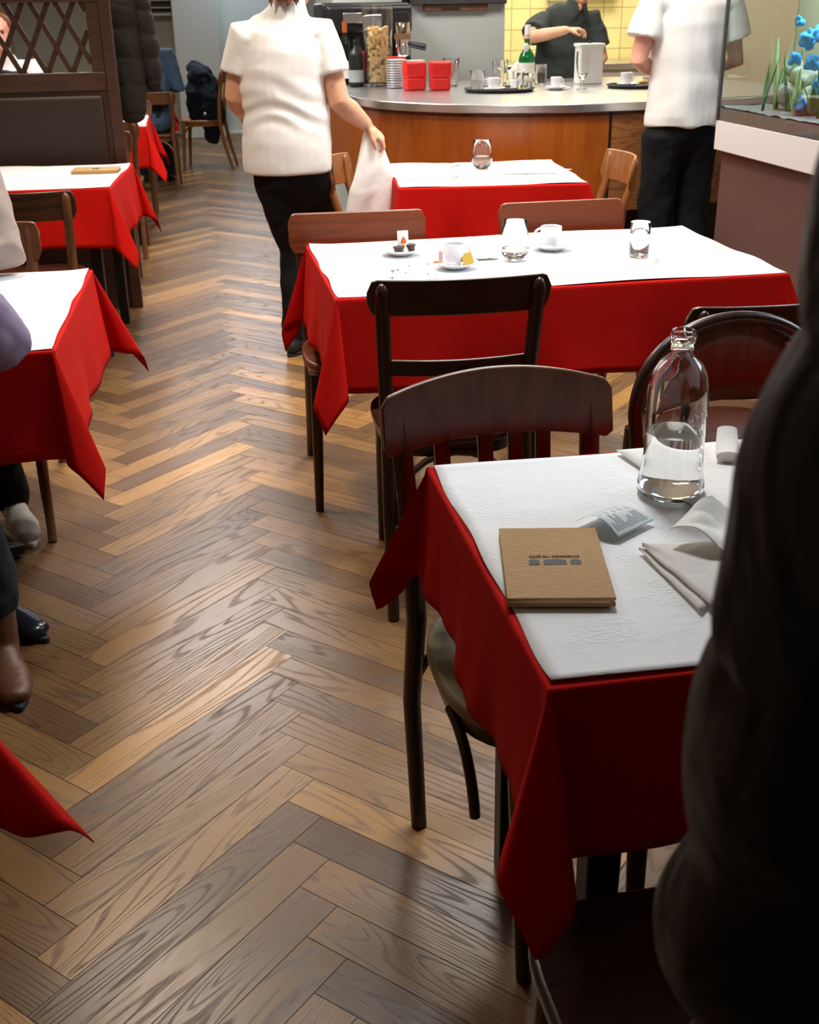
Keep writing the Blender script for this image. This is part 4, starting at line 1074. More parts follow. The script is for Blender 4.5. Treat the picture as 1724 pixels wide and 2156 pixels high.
# overlapping paper sheet and napkins to the right of the bottle
def sheet(name, pts4, mat, label, cat, z=.0, lift=.003, seed=0, n=20, th=.0006):
    P = [Vector((a, b_, 0)) for a, b_ in pts4]; c = sum(P, Vector()) / 4
    def f(u, v):
        p = (P[0] * (1 - u) + P[1] * u) * (1 - v) + (P[3] * (1 - u) + P[2] * u) * v - c
        return (p.x, p.y, lift * (.5 + .5 * noise.noise(Vector((u * 3 + seed, v * 3, seed)))) )
    o = MB().grid(f, n, n).build(name, M[mat], None, smooth=True, solid=th); o.location = (c.x, c.y, ZF + z + .001); return tag(o, label, cat)
sheet('paper_place_mat', [(.700, 1.25), (1.40, 1.20), (1.42, 1.662), (.647, 1.655)], 'napkin', 'second white paper sheet overlapping the cover behind the bottle', 'place mat', .002, .003, 3, 30)
nk = thing('folded_napkin', 'used white napkin folded to a thick triangle right of the cork folder', 'napkin', (.64, 1.20, ZF + .004))
def tri(a, b_, c, z0, bow):
    mb = MB(); A_, B_, C_ = Vector(a), Vector(b_), Vector(c)
    def f(u, v):
        p = A_ * (1 - u) + (B_ * (1 - v) + C_ * v) * u
        e = min(u, 1 - u) * 2
        return (p.x - .64, p.y - 1.20, z0 + bow * math.sin(PI * min(1, max(0, v))) * (.4 + .6 * u) + .002 * noise.noise(Vector((u * 4, v * 4, z0 * 100))))
    mb.grid(f, 16, 16); return mb
tri((.549, 1.297, 0), (.56, 1.12, 0), (.74, 1.30, 0), 0, .004).build('lower_layer', M['napkin'], nk, smooth=True, solid=.002)
tri((.552, 1.295, 0), (.575, 1.12, 0), (.76, 1.28, 0), .006, .010).build('upper_layer', M['napkin'], nk, smooth=True, solid=.002)
cr = MB()
def crf(u, v):
    x = (u - .5) * .14; y = (v - .5) * .12
    return (x, y, .012 + .022 * abs(noise.noise(Vector((x * 18, y * 10, 3)))) + .012 * math.sin(u * 9 + 2 * v))
o = cr.grid(crf, 40, 40).build('crumpled_napkin', M['napkin'], None, smooth=True, solid=.001); o.location = (.675, 1.265, ZF + .022); o.rotation_euler = (0, 0, R(-50)); tag(o, 'crumpled white paper napkin lying over the folded one', 'napkin')
o = MB().tube([(0, 0, .012), (.02, .05, .014), (.03, .075, .03)], [(.02, .009), (.018, .010), (.016, .009)], 16).build('rolled_napkin', M['napkin'], None, smooth=True); o.location = (.80, 1.56, ZF + .004); tag(o, 'rolled end of a white napkin at the far edge by the dark coat', 'napkin')

# ================================================================ THINGS ON THE MIDDLE TABLE
ZM = .7568
s1 = saucer('saucer with brown creamers and a sachet, leftmost on the middle table', (.592, 3.355, ZM), .066)
def creamer(label, x, y, rz):
    t_ = thing('coffee_creamer', label, 'creamer', (x, y, ZM + .0055), rz)
    MB().lathe([(0, 0), (.0125, 0), (.0165, .018), (.0175, .0185), (.0175, .020), (0, .0202)], 20).build('pot', M['choc'], t_, smooth=True)
    MB().lathe([(0, .0203), (.0172, .0203), (.0172, .0210), (0, .0212)], 20).build('foil_lid', M['ink_brown'], t_, smooth=True)
creamer('brown creamer pot in front on the leftmost saucer', .582, 3.332, 0); creamer('brown creamer pot behind the upright sachet', .622, 3.362, 1)
sg = thing('sugar_sachet', 'white sugar sachet with an orange leaf standing on the leftmost saucer', 'sachet', (.600, 3.352, ZM + .006), R(8))
MB().box(-.0165, -.004, 0, .0165, .004, .062, RX(R(-6))).build('paper_sachet', M['sugar'], sg, bevel=.002)
MB().prism([(0, .046), (.007, .036), (.009, .028), (.004, .025), (-.004, .025), (-.009, .028), (-.006, .036)], 0, .0004, RX(R(-6)) @ T(0, -.0042, 0) @ RX(PI / 2)).build('orange_leaf', M['orange_ink'], sg)
MB().box(-.003, -.0046, .014, .003, -.004, .022, RX(R(-6))).build('orange_mark', M['orange_ink'], sg)
saucer('saucer under the nearer cup, with sachets and a spoon', (.708, 3.130, ZM), .066)
cup('nearer espresso cup with its handle to the right', (.706, 3.135, ZM + .0055), R(12), 1.0)
spoon('spoon lying across the saucer of the nearer cup', (.672, 3.088, ZM + .0175), R(172), .10)
o = MB().box(-.02, -.002, 0, .02, .002, .034, RX(R(-30))).build('sugar_sachet', M['gold'], None, bevel=.001); o.location = (.744, 3.112, ZM + .010); o.rotation_euler = (0, 0, R(25)); tag(o, 'golden sachet right of the nearer cup', 'sachet')
o = MB().box(-.006, -.002, 0, .006, .002, .036).build('sugar_sachet', plain('pink_paper', srgb(222, 180, 176), .6), None, bevel=.001); o.location = (.668, 3.138, ZM + .010); tag(o, 'pink paper sachet standing left of the nearer cup', 'sachet')
o = MB().box(-.011, -.004, 0, .011, .004, .004).build('torn_wrapper', M['orange_ink'], None, bevel=.001); o.location = (.655, 3.118, ZM + .018); o.rotation_euler = (R(20), 0, R(-40)); tag(o, 'small torn orange wrapper on the nearer saucer', 'wrapper')
o = MB().box(-.014, -.005, 0, .014, .005, .003).build('torn_wrapper', M['red_box'], None, bevel=.001); o.location = (.704, 3.083, ZM + .011); tag(o, 'flat red wrapper before the nearer cup', 'wrapper')
gp = lambda h, r0, rm, r1, t=.0014: [(r0 * .8, 0), (r0, .004), (rm * .93, h * .16), (rm, h * .30), (rm * .97, h * .55), (r1, h), (r1 - t * .5, h + .0005), (r1 - t, h), (rm * .97 - t, h * .55), (rm - t, h * .30), (rm * .93 - t, h * .17), (r0 * .7, .008), (0, .008)]
def stemless(label, loc, h, r0, rm, r1, water):
    t_ = glass(label, loc, h, 0, 0, prof=gp(h, r0, rm, r1), name='stemless_glass')
    k = water / h
    MB().lathe([(0, .0083), (r0 * .69, .0083), (rm * .93 - .0017, h * .17), (rm - .0017, h * .30)] + ([(rm - .0019, water), (0, water)] if k > .3 else [(0, h * .30)]), 32).build('water', M['water'], t_, smooth=True)
    return t_
stemless('large stemless glass with a little water on the middle table', (.898, 3.190, ZM), .112, .026, .041, .034, .034)
saucer('saucer under the farther cup, with a spoon', (1.047, 3.310, ZM), .064)
cup('farther espresso cup with its handle to the left', (1.045, 3.315, ZM + .0055), R(165), 1.02)
spoon('spoon lying on the saucer of the farther cup', (1.012, 3.280, ZM + .0175), R(-8), .10)
tt = glass('straight tumbler of water at the right of the middle table', (1.262, 3.150, ZM), .098, .0285, .0300, .066, name='tumbler')
cp = thing('creamer_cup', 'tiny opened creamer cup with its peeled lid near the tumbler', 'creamer', (1.250, 3.005, ZM), R(20))
MB().lathe([(0, 0), (.010, 0), (.0135, .014), (.0145, .0145), (.0125, .0143), (.009, .002), (0, .002)], 20, RY(R(60)) @ T(-.012, 0, 0)).build('pot', M['sugar'], cp, smooth=True)
MB().grid(lambda u, v: ((u - .5) * .026, (v - .5) * .024 + .01, .017 + .01 * u * u), 6, 6).build('peeled_lid', M['receipt'], cp, smooth=True, solid=.0004)
o = MB().grid(lambda u, v: ((u - .5) * .12, (v - .5) * .06, .003 + .006 * abs(noise.noise(Vector((u * 6, v * 5, 9))))), 24, 16).build('clear_wrapper', M['napkin'], None, smooth=True, solid=.0005); o.location = (.80, 3.24, ZM); tag(o, 'thin crumpled white wrapper between the nearer cup and the big glass', 'wrapper')
rnd = random.Random(8); crumb = None
for k in range(12):
    s_ = rnd.uniform(.002, .006)
    if k == 0: crumb = MB().ell((0, 0, .25), (1, 1.3, .3), 8, 5).build('crumb', M['ink_brown'], None, smooth=True); o = crumb
    else: o = crumb.copy(); COL.objects.link(o)
    o.scale = (s_, s_, s_); o.location = (.53 + rnd.uniform(-.03, .10), 3.10 + rnd.uniform(-.12, .1), ZM); tag(o, 'brown crumb on the white paper left of the nearer cup', 'crumb', 'crumbs on the middle table')

# ================================================================ THINGS ON THE SMALL BACK TABLE
ZB = .7568
stemless('stemless water glass alone on the small back table', (1.285, 5.140, ZB), .128, .028, .046, .037, .055)
def napkin_set(label, x, y, rz):
    t_ = thing('folded_napkin', label, 'napkin', (x, y, ZB), rz)
    MB().box(-.12, -.09, 0, .12, .09, .006).build('fold', M['napkin'], t_, bevel=.002)
    MB().box(-.118, -.088, .0062, .112, .085, .011).build('upper_fold', M['napkin'], t_, bevel=.002)
napkin_set('square folded napkin at the left place of the back table', 1.03, 4.98, R(-6)); napkin_set('square folded napkin at the right place of the back table', 1.46, 5.02, R(-10))
def knife(label, x, y, z, rz, group=None):
    mb = MB(); mb.tube([(-.10, 0, .004), (-.02, 0, .004)], [(.006, .003), (.005, .0025)], 10); mb.tube([(-.02, 0, .004), (.02, 0, .004), (.09, .001, .003), (.105, -.003, .002)], [(.004, .002), (.009, .0008), (.009, .0007), (.002, .0005)], 10, side=(0, 1, 0))
    o = mb.build('table_knife', M['chrome'], None, smooth=True); o.location = (x, y, z); o.rotation_euler = (0, 0, rz); return tag(o, label, 'knife', group)
def fork(label, x, y, z, rz):
    mb = MB(); mb.tube([(-.10, 0, .003), (-.03, 0, .008), (.03, 0, .004)], [(.007, .0015), (.003, .0018), (.0035, .0015)], 10, side=(0, 1, 0))
    mb.tube([(.03, 0, .004), (.045, 0, .003)], [(.0035, .0015), (.011, .0012)], 10, side=(0, 1, 0))
    for k in range(4): mb.tube([(.045, -.009 + .006 * k, .003), (.07, -.009 + .006 * k, .002), (.095, -.009 + .006 * k, .006)], .0013, 6)
    o = mb.build('table_fork', M['chrome'], None, smooth=True); o.location = (x, y, z); o.rotation_euler = (0, 0, rz); return tag(o, label, 'fork')
knife('knife along the near edge of the left napkin', 1.06, 4.855, ZB + .001, R(-5)); fork('fork beside the knife on the near edge of the left napkin', 1.02, 4.872, ZB + .001, R(-2))
fork('fork crossing a knife behind the left napkin', 1.12, 5.22, ZB + .001, R(20)); knife('knife crossing a fork behind the left napkin', 1.15, 5.23, ZB + .012, R(50))
fork('fork lying across the right napkin', 1.44, 4.93, ZB + .012, R(8)); knife('knife lying across the right napkin', 1.53, 4.93, ZB + .013, R(-14))
knife('knife lying behind the right napkin', 1.50, 5.245, ZB + .001, R(4))

# ================================================================ THINGS ON THE LEFT TABLES
b2 = thing('bill_folder', 'long cork bill folder with a small dark logo on the lattice table', 'bill folder', (-.43, 5.55, .7568), R(-4))
MB().box(-.105, -.068, 0, .105, .068, .0045).build('back_cover', M['cork_cover'], b2, bevel=.001)
MB().box(-.100, -.064, .0045, .098, .064, .010).build('paper_insert', M['cork'], b2)
MB().box(-.105, -.068, .010, .105, .068, .0145).build('front_cover', M['cork_cover'], b2, bevel=.001)
for x0, x1 in ((-.014, -.004), (0.0, .012)): MB().box(x0, -.02, .0144, x1, .02, .0151).build('printed_arch', M['ink'], b2)
tp = thing('tissue_packet', 'white tissue packet with a blue printed top on the left table', 'tissue packet', (-.595, 3.12, .7568), R(12))
MB().box(-.055, -.035, 0, .055, .035, .026).build('packet', M['sugar'], tp, bevel=.006, seg=3)
MB().box(-.046, -.026, .0258, .040, .022, .0268).build('blue_print', M['ink_blue'], tp)

# ================================================================ PEOPLE
def V(*a): return Vector(a)
def hand(mb, wr, d, n, s=1.0, curl=28, right=True):
    wr = Vector(wr); d = Vector(d).normalized(); n = Vector(n); n = (n - d * n.dot(d)).normalized()
    side = d.cross(n) * (1 if right else -1)          # points to the little finger
    mb.rtube([wr - d * .015, wr + d * .04 * s, wr + d * .082 * s], [(.024 * s, .018 * s), (.036 * s, .015 * s), (.037 * s, .011 * s)], 14, side)
    for i, L in enumerate((.068, .077, .071, .056)):
        p = wr + d * (.082 - .004 * abs(i - 1.2)) * s + side * (i - 1.5) * .0195 * s; dd = d + side * (i - 1.5) * .05
        pts = [p - d * .02 * s, p]; ang = curl * (.5 + .12 * i)
        for k, f in enumerate((.45, .32, .26)):
            a = R(ang); ang += curl
            p = p + (d * math.cos(a) + n * math.sin(a) + side * (i - 1.5) * .03).normalized() * L * f * s; pts.append(p)
        mb.rtube(pts, [.0095 * s, .0095 * s, .0088 * s, .008 * s, .0068 * s], 10)
    p = wr + d * .022 * s - side * .026 * s
    q = p + (d * .62 - side * .55 + n * .45).normalized() * .038 * s
    mb.rtube([wr + d * .01 * s - side * .01, p, q, q + (d * .85 - side * .1 + n * .5).normalized() * .032 * s], [.015 * s, .014 * s, .0115 * s, .0085 * s], 10)
def head(mb, c, face, s=1.0, nose=True):
    """skull, jaw, nose, brow, lips, ears; face = horizontal look direction"""
    c = Vector(c); f = Vector(face).normalized(); sd = f.cross(Vector((0, 0, 1))).normalized(); u = sd.cross(f).normalized()
    Mx = Matrix(((sd.x, f.x, u.x, c.x), (sd.y, f.y, u.y, c.y), (sd.z, f.z, u.z, c.z), (0, 0, 0, 1)))
    mb.ell((0, -.012 * s, .03 * s), (.074 * s, .094 * s, .088 * s), 20, 14, Mx)
    mb.ell((0, .018 * s, -.035 * s), (.062 * s, .074 * s, .082 * s), 20, 14, Mx)
    mb.ell((0, .05 * s, -.092 * s), (.026 * s, .030 * s, .022 * s), 14, 10, Mx)
    mb.ell((0, .092 * s, -.018 * s), (.012 * s, .018 * s, .024 * s), 12, 8, Mx)
    mb.ell((0, .080 * s, .022 * s), (.044 * s, .014 * s, .010 * s), 12, 8, Mx)
    mb.ell((0, .083 * s, -.058 * s), (.024 * s, .010 * s, .009 * s), 12, 8, Mx)
    for k in (-1, 1): mb.ell((k * .074 * s, -.004 * s, -.012 * s), (.009 * s, .018 * s, .030 * s), 10, 8, Mx)
    return Mx
def shift(mb, o): mb.v = [(a - o[0], b_ - o[1], c - o[2]) for a, b_, c in mb.v]; return mb
def shoe(root, o, heel, toe, mat, sole=None, h=.065, boot=0, name='shoe', w=.045):
    heel = Vector(heel); toe = Vector(toe); d = (toe - heel); L = d.length; d.normalize(); sd = V(-d.y, d.x, 0)
    mb = MB()
    pts = [heel + d * L * t_ + V(0, 0, z) for t_, z in ((.12, .045), (.35, .045), (.62, .036), (.86, .028))]
    mb.rtube(pts, [(.034, .036), (.036, .036), (w, .028), (.036, .02)], 16, sd)
    mb.rtube([heel + d * L * .20 + V(0, 0, .065), heel + d * L * .42 + V(0, 0, .052), heel + d * L * .65 + V(0, 0, .036)], [(.036, .036), (.036, .030), (.036, .024)], 14, sd)
    mb.rtube([heel + d * L * .21 + V(0, 0, .05), heel + d * L * .21 + V(0, 0, h + .03 + boot)], [(.040, .048), (.046, .050) if boot else (.038, .042)], 14, sd)
    shift(mb, o); s_ = fuse(mb, name, M[mat], root, .006, 3)
    sb = MB(); P = []
    for k in range(28):
        a = 2 * PI * k / 28; t_ = .5 + .5 * math.cos(a); ww = (.030 + .018 * math.sin(PI * min(1, t_ * 1.1)) ) * math.sin(a)
        p = heel + d * (L * (t_ * .98 + .0)) + sd * ww; P.append((p.x - o[0], p.y - o[1]))
    sb.prism(P, 0, .016).build('sole', M[sole or 'black_rubber'], s_, smooth=True, bevel=.003)
    return s_
def wr_noise(a, f, seed=0, zs=1.0):
    return lambda c: a * noise.noise(Vector((c.x * f, c.y * f, c.z * f * zs + seed))) + a * .5 * noise.noise(Vector((c.x * f * 2.3, c.y * f * 2.3, c.z * f * 2.3 * zs + seed)))
def body_mesh(root, o, J, skin, handcurl=28):
    mb = MB(); ax = (J['shR'] - J['shL']).normalized()
    mb.rtube([J['pel'], J['pel'] * .5 + J['chest'] * .5, J['chest'], J['neck'] - V(0, 0, .05)], [(.155, .11), (.135, .10), (.165, .105), (.09, .07)], 20, ax)
    mb.rtube([J['neck'] - V(0, 0, .06), J['head'] - V(0, 0, .05)], [(.056, .056), (.052, .055)], 16, ax)
    head(mb, J['head'], J['face'])
    for s in 'LR':
        sh, el, wr = J['sh' + s], J['el' + s], J['wr' + s]; q = J.get('arm', 1.0)
        mb.rtube([J['chest'] * .3 + sh * .7 + V(0, 0, .01), sh, sh * .5 + el * .5, el, el * .6 + wr * .4, wr], [.055, .052, .046 * q, .041 * q, .041 * q, .027 * q], 14)
        dd = J.get('hd' + s, (wr - el).normalized()); nn = J.get('hn' + s, V(0, 0, -1))
        hand(mb, wr + dd * .01, dd, nn, J.get('hs', 1.0), J.get('curl', handcurl), right=(s == 'R'))
        hp, kn, an = J['hip' + s], J['kn' + s], J['an' + s]
        mb.rtube([hp, hp * .5 + kn * .5, kn, kn * .6 + an * .4, an], [.085, .072, .052, .052, .034], 14)
        ft = J['ft' + s]; mb.rtube([an, V(an.x, an.y, .045), V(an.x * .6 + ft.x * .4, an.y * .6 + ft.y * .4, .035), V(an.x * .2 + ft.x * .8, an.y * .2 + ft.y * .8, .028)], [.034, .028, .020, .014], 12)
    shift(mb, o)
    return fuse(mb, 'body', M[skin], root, .0065, 2)
def eyes(root, o, J):
    c = J['head'] - Vector(o); f = J['face'].normalized(); sd = f.cross(V(0, 0, 1)).normalized()
    for k in (-1, 1):
        MB().ell((0, 0, 0), (.011, .011, .009), 12, 8, T(*(c + f * .079 + sd * k * .030 + V(0, 0, .004)))).build('eye', M['frame_dark'], root, smooth=True)
def hair_cap(root, o, J, mat, length=.0, back=.0):
    c = J['head']; f = J['face'].normalized(); sd = f.cross(V(0, 0, 1)).normalized()
    mb = MB(); Mx = Matrix(((sd.x, f.x, 0, c.x), (sd.y, f.y, 0, c.y), (0, 0, 1, c.z), (0, 0, 0, 1)))
    mb.ell((0, -.028, .042), (.083, .094, .088), 20, 14, Mx)
    if length:
        mb.rtube([c - f * .04 + V(0, 0, .03), c - f * (.055 + back) + V(0, 0, -length * .5), c - f * (.05 + back) + V(0, 0, -length)], [(.084, .055), (.080, .045), (.055, .02)], 16, sd)
        for k in range(-4, 5):
            mb.rtube([c - f * (.06 + back) + sd * k * .016 + V(0, 0, -.02), c - f * (.062 + back) + sd * k * .017 + V(0, 0, -length - .012 * ((k * 7) % 3))], [.014, .006], 8)
    shift(mb, o); return fuse(mb, 'hair', M[mat], root, .006, 1, lambda q: .003 * noise.noise(Vector((q.x * 90, q.y * 90, q.z * 9))))
def trousers(root, o, J, mat, waist=None, r=(.175, .135), cuff=.06, seed=0, kn=.078, th=.104):
    mb = MB(); ax = (J['hipR'] - J['hipL']).normalized()
    w_ = waist or J['pel'] + V(0, 0, .13)
    mb.rtube([w_, J['pel'], (J['hipL'] + J['hipR']) / 2], [(r[0] * .93, r[1] * .93), r, (r[0], r[1] * .95)], 20, ax)
    for s in 'LR':
        hp, k_, an = J['hip' + s], J['kn' + s], J['an' + s]
        mb.rtube([hp, hp * .5 + k_ * .5, k_, k_ * .5 + an * .5, an + V(0, 0, -.005 + J.get('cuffup', 0))], [th, th * .9, kn, kn * .85, cuff], 16)
    shift(mb, o); return fuse(mb, 'trousers', M[mat], root, .009, 3, wr_noise(.009, 11, seed, .7))
def person(label, o, J, top, legs, skin='skin', hair='hair_dark', hl=0, torso=None, sleeves=1.0, sr=(.068, .062, .05), feet='black_leather', topname='shirt', disp=None, **kw):
    o = Vector(o); root = thing('person', label, 'person', o)
    b_ = body_mesh(root, o, J, skin)
    eyes(root, o, J); hair_cap(root, o, J, hair, hl)
    trousers(root, o, J, legs, **kw)
    mb = MB(); ax = (J['shR'] - J['shL']).normalized()
    if torso: mb.tube([p for p, r_ in torso], [r_ for p, r_ in torso], 28, ax)
    else: mb.rtube([J['pel'] + V(0, 0, -.02), J['pel'] * .5 + J['chest'] * .5, J['chest'], J['neck'] - V(0, 0, .05)], [(.185, .145), (.170, .135), (.190, .130), (.10, .08)], 24, ax)
    for s in 'LR':
        sh, el, wr = J['sh' + s], J['el' + s], J['wr' + s]
        if sleeves >= 1: mb.rtube([J['chest'] * .35 + sh * .65 + V(0, 0, .02), sh, sh * .5 + el * .5, el, el * .4 + wr * .6, wr], [sr[0], sr[0], sr[1] * 1.02, sr[1], sr[1] * .85, sr[2]], 16)
        else:
            e = sh + (el - sh) * sleeves
            mb.tube([J['chest'] * .35 + sh * .65 + V(0, 0, .015), sh + V(0, 0, .0), sh * .5 + e * .5, e], [sr[0], sr[0], sr[1], sr[2]], 20)
    shift(mb, o); fuse(mb, topname, M[top], root, .008, 3, disp or wr_noise(.010, 9, 3))
    for s in 'LR':
        an, ft = J['an' + s], J['ft' + s]; d = V(ft.x - an.x, ft.y - an.y, 0).normalized()
        heel = V(an.x, an.y, 0) - d * .06
        m_, so, bo, nm = feet if isinstance(feet, tuple) else (feet, None, 0, 'shoe')
        shoe(root, o, heel, heel + d * .275, m_, so, boot=bo, name=nm)
    return root

# ---- waitress, seen from behind
J = dict(pel=V(.42, 5.0, .84), chest=V(.405, 5.0, 1.26), neck=V(.44, 4.99, 1.42), head=V(.465, 5.03, 1.555), face=V(.75, .65, 0),
         shL=V(.255, 5.0, 1.325), elL=V(.205, 5.03, 1.10), wrL=V(.24, 5.22, 1.02), shR=V(.565, 5.0, 1.335), elR=V(.625, 4.96, 1.075), wrR=V(.745, 5.03, .975),
         hdR=V(.75, .1, -.65), hnR=V(-.5, .3, -.8), hdL=V(.2, .9, -.2), hnL=V(.9, 0, -.2), curl=58, arm=1.12, hs=1.05,
         hipL=V(.350, 5.0, .76), knL=V(.412, 5.04, .46), anL=V(.385, 4.985, .09), ftL=V(.47, 5.12, .03), hipR=V(.50, 5.02, .76), knR=V(.56, 5.22, .46), anR=V(.60, 5.42, .10), ftR=V(.68, 5.60, .03))
tor = [(V(.402, 5, .795), (.186, .150)), (V(.402, 5, .83), (.190, .152)), (V(.403, 5, .92), (.190, .150)), (V(.408, 5, 1.0), (.180, .140)), (V(.410, 5, 1.05), (.176, .134)), (V(.402, 5, 1.13), (.182, .134)), (V(.402, 5, 1.2), (.184, .134)),
       (V(.408, 5, 1.27), (.178, .128)), (V(.412, 5, 1.325), (.168, .112)), (V(.425, 5, 1.365), (.135, .092)), (V(.432, 5, 1.395), (.105, .082)), (V(.437, 4.995, 1.425), (.080, .072)), (V(.445, 4.995, 1.465), (.064, .064)), (V(.447, 4.995, 1.475), (.060, .060))]
def waitress_folds(c):
    z = c.z; g = lambda m, s: math.exp(-((z - m) / s) ** 2)
    w = noise.noise(Vector((c.x * 4, c.y * 4, z * 3)))
    f = .0042 * math.sin(z * 85 + 9 * w + c.x * 7) * g(1.04, .055)
    f += .0025 * math.sin(z * 50 + c.x * 30 + 5 * w) * g(1.14, .05) + .0015 * math.sin(z * 40 - c.x * 22 + 6 * w) * g(.94, .06)
    return f + .003 * noise.noise(c * 9)
p = person('person in a white short sleeved shirt walking away with a white cloth in one hand', (.40, 5.0, 0), J, 'white_shirt', 'black_trousers', 'skin', 'hair_red', .155, torso=tor, sleeves=.60, sr=(.074, .074, .078), disp=waitress_folds, r=(.172, .140), waist=V(.41, 5.0, .88), cuff=.050, kn=.066, th=.098, feet=('black_rubber', 'black_rubber', 0, 'shoe'))
hs_ = MB(); rnd = random.Random(2)
for k in range(9):
    a = -.9 + .2 * k; bx_ = .452 + .072 * math.sin(a) - .03; by_ = 4.985 - .078 * math.cos(a)
    hs_.rtube([(bx_ + .01, by_ + .015, 1.55), (bx_, by_ - .004, 1.49), (bx_ - .004 + rnd.uniform(-.01, .01), by_ - .012, 1.432 + rnd.uniform(0, .03))], [(.013, .010), (.012, .008), (.003, .003)], 8)
shift(hs_, (.40, 5.0, 0)); fuse(hs_, 'hair_strands', M['hair_red'], p, .004, 1)
# small heart tattoo outline on the upper arm
tt_ = MB(); hp = []
for k in range(25):
    a = 2 * PI * k / 24; hp.append((.0045 * 16 * math.sin(a) ** 3 / 16, 0, .0045 * (13 * math.cos(a) - 5 * math.cos(2 * a) - 2 * math.cos(3 * a) - math.cos(4 * a)) / 13))
tt_.tube([V(*q) for q in hp[:-1]], .0006, 5, closed=True)
ta = tt_.build('heart_tattoo', M['ink_grey'], p, smooth=True); ta.location = (.592 - .40, 4.922 - 5.0, 1.135)
# hem band of the shirt
# cloth in the hand
cb = MB()
def nap(u, v):
    w_ = .022 + .075 * min(1, v * 1.5) ** .8
    a = u * 2 * PI
    fold = 1 + .30 * math.sin(a * 3 + 1.0 + v * 1.5) * min(1, v * 2)
    return (.012 * v + w_ * math.cos(a) * fold * .95 - .045 * v * v, w_ * .38 * math.sin(a) * fold, -.335 * v + .035 * (1 - v) * (1 - v) + .012 * math.sin(a * 2 + 2) * v)
cb.grid(nap, 60, 30)
o = cb.build('white_cloth', M['white_shirt'], None, smooth=True, solid=.002); o.location = (.765, 5.03, .925); tag(o, 'white napkin cloth hanging from the hand of the back turned waiter in front', 'cloth')
o['label'] = 'white cloth hanging from the lowered hand, before the small back table'

# ---- waiter at the bar
x0, y0 = 2.355, 5.44
J = dict(pel=V(x0, y0, .92), chest=V(x0, y0, 1.32), neck=V(x0 + .02, y0, 1.52), head=V(x0 + .02, y0 + .04, 1.665), face=V(.1, 1, 0),
         shL=V(x0 - .185, y0, 1.43), elL=V(2.105, 5.42, 1.185), wrL=V(2.27, 5.62, 1.12), shR=V(x0 + .185, y0, 1.43), elR=V(x0 + .26, y0 + .02, 1.17), wrR=V(x0 + .12, y0 + .22, 1.12), hnL=V(.6, 0, -.8), hnR=V(-.6, 0, -.8),
         hipL=V(x0 - .09, y0, .84), knL=V(x0 - .10, y0 + .02, .48), anL=V(x0 - .10, y0 - .02, .09), ftL=V(x0 - .13, y0 + .12, .03), hipR=V(x0 + .09, y0, .84), knR=V(x0 + .10, y0 + .03, .48), anR=V(x0 + .11, y0 - .02, .09), ftR=V(x0 + .15, y0 + .12, .03))
tor = [(V(x0, y0, .885), (.180, .140)), (V(x0, y0, .93), (.184, .142)), (V(x0, y0, 1.02), (.180, .136)), (V(x0, y0, 1.12), (.178, .130)), (V(x0, y0, 1.24), (.186, .130)), (V(x0, y0, 1.34), (.196, .128)), (V(x0, y0, 1.42), (.190, .108)), (V(x0, y0, 1.47), (.13, .085)), (V(x0 + .01, y0, 1.51), (.066, .062))]
person('person in a white polo shirt and black trousers at the bar beside the aquarium', (x0, y0, 0), J, 'white_shirt', 'black_trousers', 'skin_pink', torso=tor, sleeves=.62, sr=(.080, .082, .088),
       disp=lambda c: .006 * math.sin(c.x * 38 + c.z * 10 + 4 * noise.noise(c * 4)) * (1 - min(1, max(0, (c.z - 1.0) / .5))) + .006 * noise.noise(c * 8), cuff=.075, kn=.090, th=.100, r=(.160, .118), waist=V(x0, y0, .97))

# ---- bartender behind the bar
bx, by = 2.60, 8.10
J = dict(pel=V(bx, by, .95), chest=V(bx, by, 1.22), neck=V(2.665, 8.06, 1.405), head=V(2.675, 8.02, 1.545), face=V(-.15, -1, -.1),
         shR=V(2.43, 8.08, 1.315), elR=V(2.275, 7.86, 1.225), wrR=V(2.475, 7.70, 1.272), hdR=V(.8, -.1, .05), hnR=V(.35, 0, -1), shL=V(2.78, 8.08, 1.325), elL=V(2.86, 8.05, 1.08), wrL=V(2.74, 7.98, .98), hnL=V(-1, 0, 0), curl=40,
         hipL=V(bx + .09, by, .86), knL=V(bx + .10, by, .48), anL=V(bx + .10, by, .09), ftL=V(bx + .12, by - .14, .03), hipR=V(bx - .09, by, .86), knR=V(bx - .10, by, .48), anR=V(bx - .10, by, .09), ftR=V(bx - .12, by - .14, .03))
tor = [(V(bx - .01, by, .90), (.205, .14)), (V(bx - .005, by, 1.05), (.208, .135)), (V(bx, by, 1.17), (.205, .13)), (V(2.61, by, 1.27), (.205, .12)), (V(2.625, by - .01, 1.335), (.185, .115)), (V(2.645, by - .035, 1.375), (.135, .100)), (V(2.66, by - .045, 1.41), (.085, .078)), (V(2.665, by - .04, 1.44), (.062, .062))]
bp_ = person('person in a dark polo shirt behind the bar, one hand raised before the chest', (bx, by, 0), J, 'black_shirt', 'black_trousers', 'skin', torso=tor, sleeves=.72, sr=(.076, .078, .080), waist=V(bx, by, .95))
for s in (-1, 1):
    co = MB(); co.rtube([(s * .058, .03, .012), (s * .050, -.045, .0), (s * .022, -.085, -.030), (s * .028, -.098, -.062)], [(.006, .022), (.007, .024), (.006, .024), (.004, .010)], 12, (0, 0, 1) if False else (s * 1.0, -.4, 0))
    shift(co, (0, 0, 0)); c_ = co.build('collar', M['black_shirt'], bp_, smooth=True); c_.location = (2.665 - bx, 8.062 - by, 1.425)

nk_ = MB().ell((0, 0, 0), (.016, .010, .024), 14, 10).build('open_neck', M['skin'], bp_, smooth=True); nk_.location = (2.660 - bx, 7.980 - by, 1.408)

